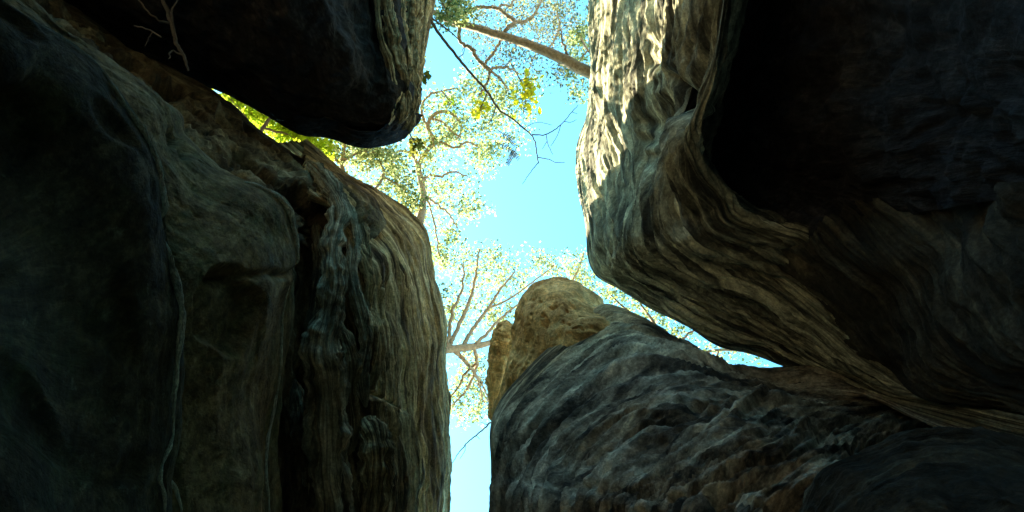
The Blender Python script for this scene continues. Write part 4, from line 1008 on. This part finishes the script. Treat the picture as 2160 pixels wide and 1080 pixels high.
def sprig(label, stem, blob, count, size, mat, seed):
    rng = np.random.default_rng(seed)
    P, R = limb_path(stem, rng, wob=0.01)
    root = empty('leafy_sprig', tuple(P[0]))
    tag(root, label, 'leaves')
    paths = [(P, R)]
    me = leaf_shape('leaf')
    a = me.attributes.new('tone', 'FLOAT', 'POINT'); a.data.foreach_set('value', np.full(9, 0.5, np.float32))
    me.materials.append(mat)
    me2 = me.copy(); me2.attributes['tone'].data.foreach_set('value', np.full(9, 0.15, np.float32))
    me3 = me.copy(); me3.attributes['tone'].data.foreach_set('value', np.full(9, 0.9, np.float32))
    px, py, d, rx, ry = blob
    for k in range(count):
        g = rng.normal(size=3) * 0.5
        c = W(px + g[0] * rx, py + g[1] * ry, d + g[2] * rx / FPX * d)
        j = int(np.argmin(np.linalg.norm(P - c, axis=1)))
        paths.append((np.linspace(P[j], c, 4), np.array([0.004, 0.003, 0.002, 0.0015])))
        o = bpy.data.objects.new('leaf', (me, me2, me3)[rng.integers(3)])
        COL.objects.link(o)
        o.parent = root
        o.location = Vector(c - P[0])
        o.rotation_euler = (rng.normal() * 0.7, rng.normal() * 0.7, rng.uniform(0, 6.28))
        sz = size * rng.uniform(0.7, 1.3)
        o.scale = (sz, sz, sz)
    V, F = tubes(paths, 5)
    mesh_obj('stem', V, F, M['twig'], root)


sprig('dark olive cluster of broad leaves beside the lower corner of the wedged boulder', [(850, 250, 8.4, 2), (866, 285, 8.4, 1.6), (880, 310, 8.4, 1.2), (888, 330, 8.4, 0.8)], (880, 308, 8.4, 18, 20), 34, 0.085, M['leaf_olive'], 41)
sprig('tiny dark olive leaf cluster against the right edge of the wedged boulder', [(880, 150, 8.9, 1.4), (892, 156, 8.9, 1.2), (900, 162, 8.9, 0.8)], (898, 162, 8.9, 8, 10), 12, 0.07, M['leaf_olive'], 42)
sprig('bright yellow leaves in a tall cluster right of the bare branch', [(1075, 130, 11.2, 1.8), (1095, 165, 11.2, 1.5), (1108, 200, 11.2, 1.2), (1104, 240, 11.2, 0.8)], (1112, 198, 11.2, 24, 46), 80, 0.10, M['leaf_gold'], 43)
sprig('bright yellow leaves in a small clump left of the bare branch', [(1030, 190, 11.2, 1.6), (1020, 215, 11.2, 1.4), (1010, 238, 11.2, 0.8)], (1014, 224, 11.2, 18, 18), 40, 0.10, M['leaf_gold'], 44)
sprig('fresh green leaf clump between the boulder edge and the yellow leaves', [(930, 190, 11.0, 1.6), (946, 210, 11.0, 1.4), (958, 222, 11.0, 0.8)], (952, 216, 11.0, 18, 14), 18, 0.075, M['leaf_lime'], 45)


# feathery compound leaves dangling against the sky
def frond(label, stem, seed):
    rng = np.random.default_rng(seed)
    P, R = limb_path(stem, rng, wob=0.004)
    root = empty('feathery_leaf', tuple(P[0]))
    tag(root, label, 'leaf')
    V, F = tubes([(P, R)], 5)
    mesh_obj('stem', V, F, M['twig'], root)
    me = bpy.data.meshes.new('leaflet')
    me.from_pydata([(0, 0, 0), (0.16, 0.35, 0.03), (0.13, 0.75, 0.02), (0, 1, -0.03), (-0.13, 0.75, 0.02), (-0.16, 0.35, 0.03), (0, 0.5, -0.02)], [], [(6, 0, 1), (6, 1, 2), (6, 2, 3), (6, 3, 4), (6, 4, 5), (6, 5, 0)])
    a = me.attributes.new('tone', 'FLOAT', 'POINT'); a.data.foreach_set('value', np.full(7, 0.15, np.float32))
    me.materials.append(M['leaf_grey'])
    T = np.gradient(P, axis=0)
    for i in range(len(P) // 4, len(P), 2):
        for sgn in (-1, 1):
            dr = T[i] / np.linalg.norm(T[i])
            sd = np.cross(dr, FWD); sd /= np.linalg.norm(sd)
            v = Vector(sd * sgn + dr * 0.45 + rng.normal(size=3) * 0.12)
            o = bpy.data.objects.new('leaflet', me); COL.objects.link(o); o.parent = root
            o.location = Vector(P[i] - P[0])
            o.rotation_euler = v.to_track_quat('Y', 'Z').to_euler()
            z = 0.075 * (1 - 0.4 * i / len(P)); o.scale = (z, z, z)


frond('upper feathery compound leaf dangling against open sky', [(1050, 275, 10.6, 1.0), (1066, 285, 10.6, 0.9), (1078, 295, 10.6, 0.8), (1086, 308, 10.6, 0.6)], 51)
frond('middle feathery compound leaf dangling against open sky', [(1045, 300, 10.6, 1.0), (1064, 308, 10.6, 0.9), (1080, 320, 10.6, 0.8), (1094, 334, 10.6, 0.6)], 52)
frond('lowest feathery compound leaf dangling against open sky', [(1090, 310, 10.6, 1.0), (1084, 322, 10.6, 0.9), (1076, 334, 10.6, 0.8), (1070, 346, 10.6, 0.6)], 53)

# dead roots hanging in the dark under the wedged boulder
bare('hanging_root', 'pale dead roots tangled in the dark at the top left under the boulder',
     [[(330, -60, 5.3, 4), (345, 0, 5.0, 4), (362, 50, 4.8, 4.5), (372, 90, 4.7, 4), (388, 120, 4.7, 3.5), (398, 150, 4.7, 2)],
      [(362, 50, 4.8, 3), (330, 40, 4.7, 2.2), (300, 10, 4.7, 1.8), (280, -20, 4.8, 1.2)], [(372, 85, 4.7, 2.4), (362, 30, 4.65, 2), (372, 5, 4.65, 1.5), (390, -20, 4.7, 1)],
      [(388, 118, 4.7, 2.4), (362, 108, 4.65, 2), (356, 125, 4.6, 1.2)], [(340, 78, 4.5, 2), (312, 62, 4.5, 1.8), (282, 54, 4.5, 1.3)], [(322, 66, 4.5, 1.4), (312, 84, 4.5, 1.1), (306, 98, 4.5, 0.8)]], M['twig'], 33)
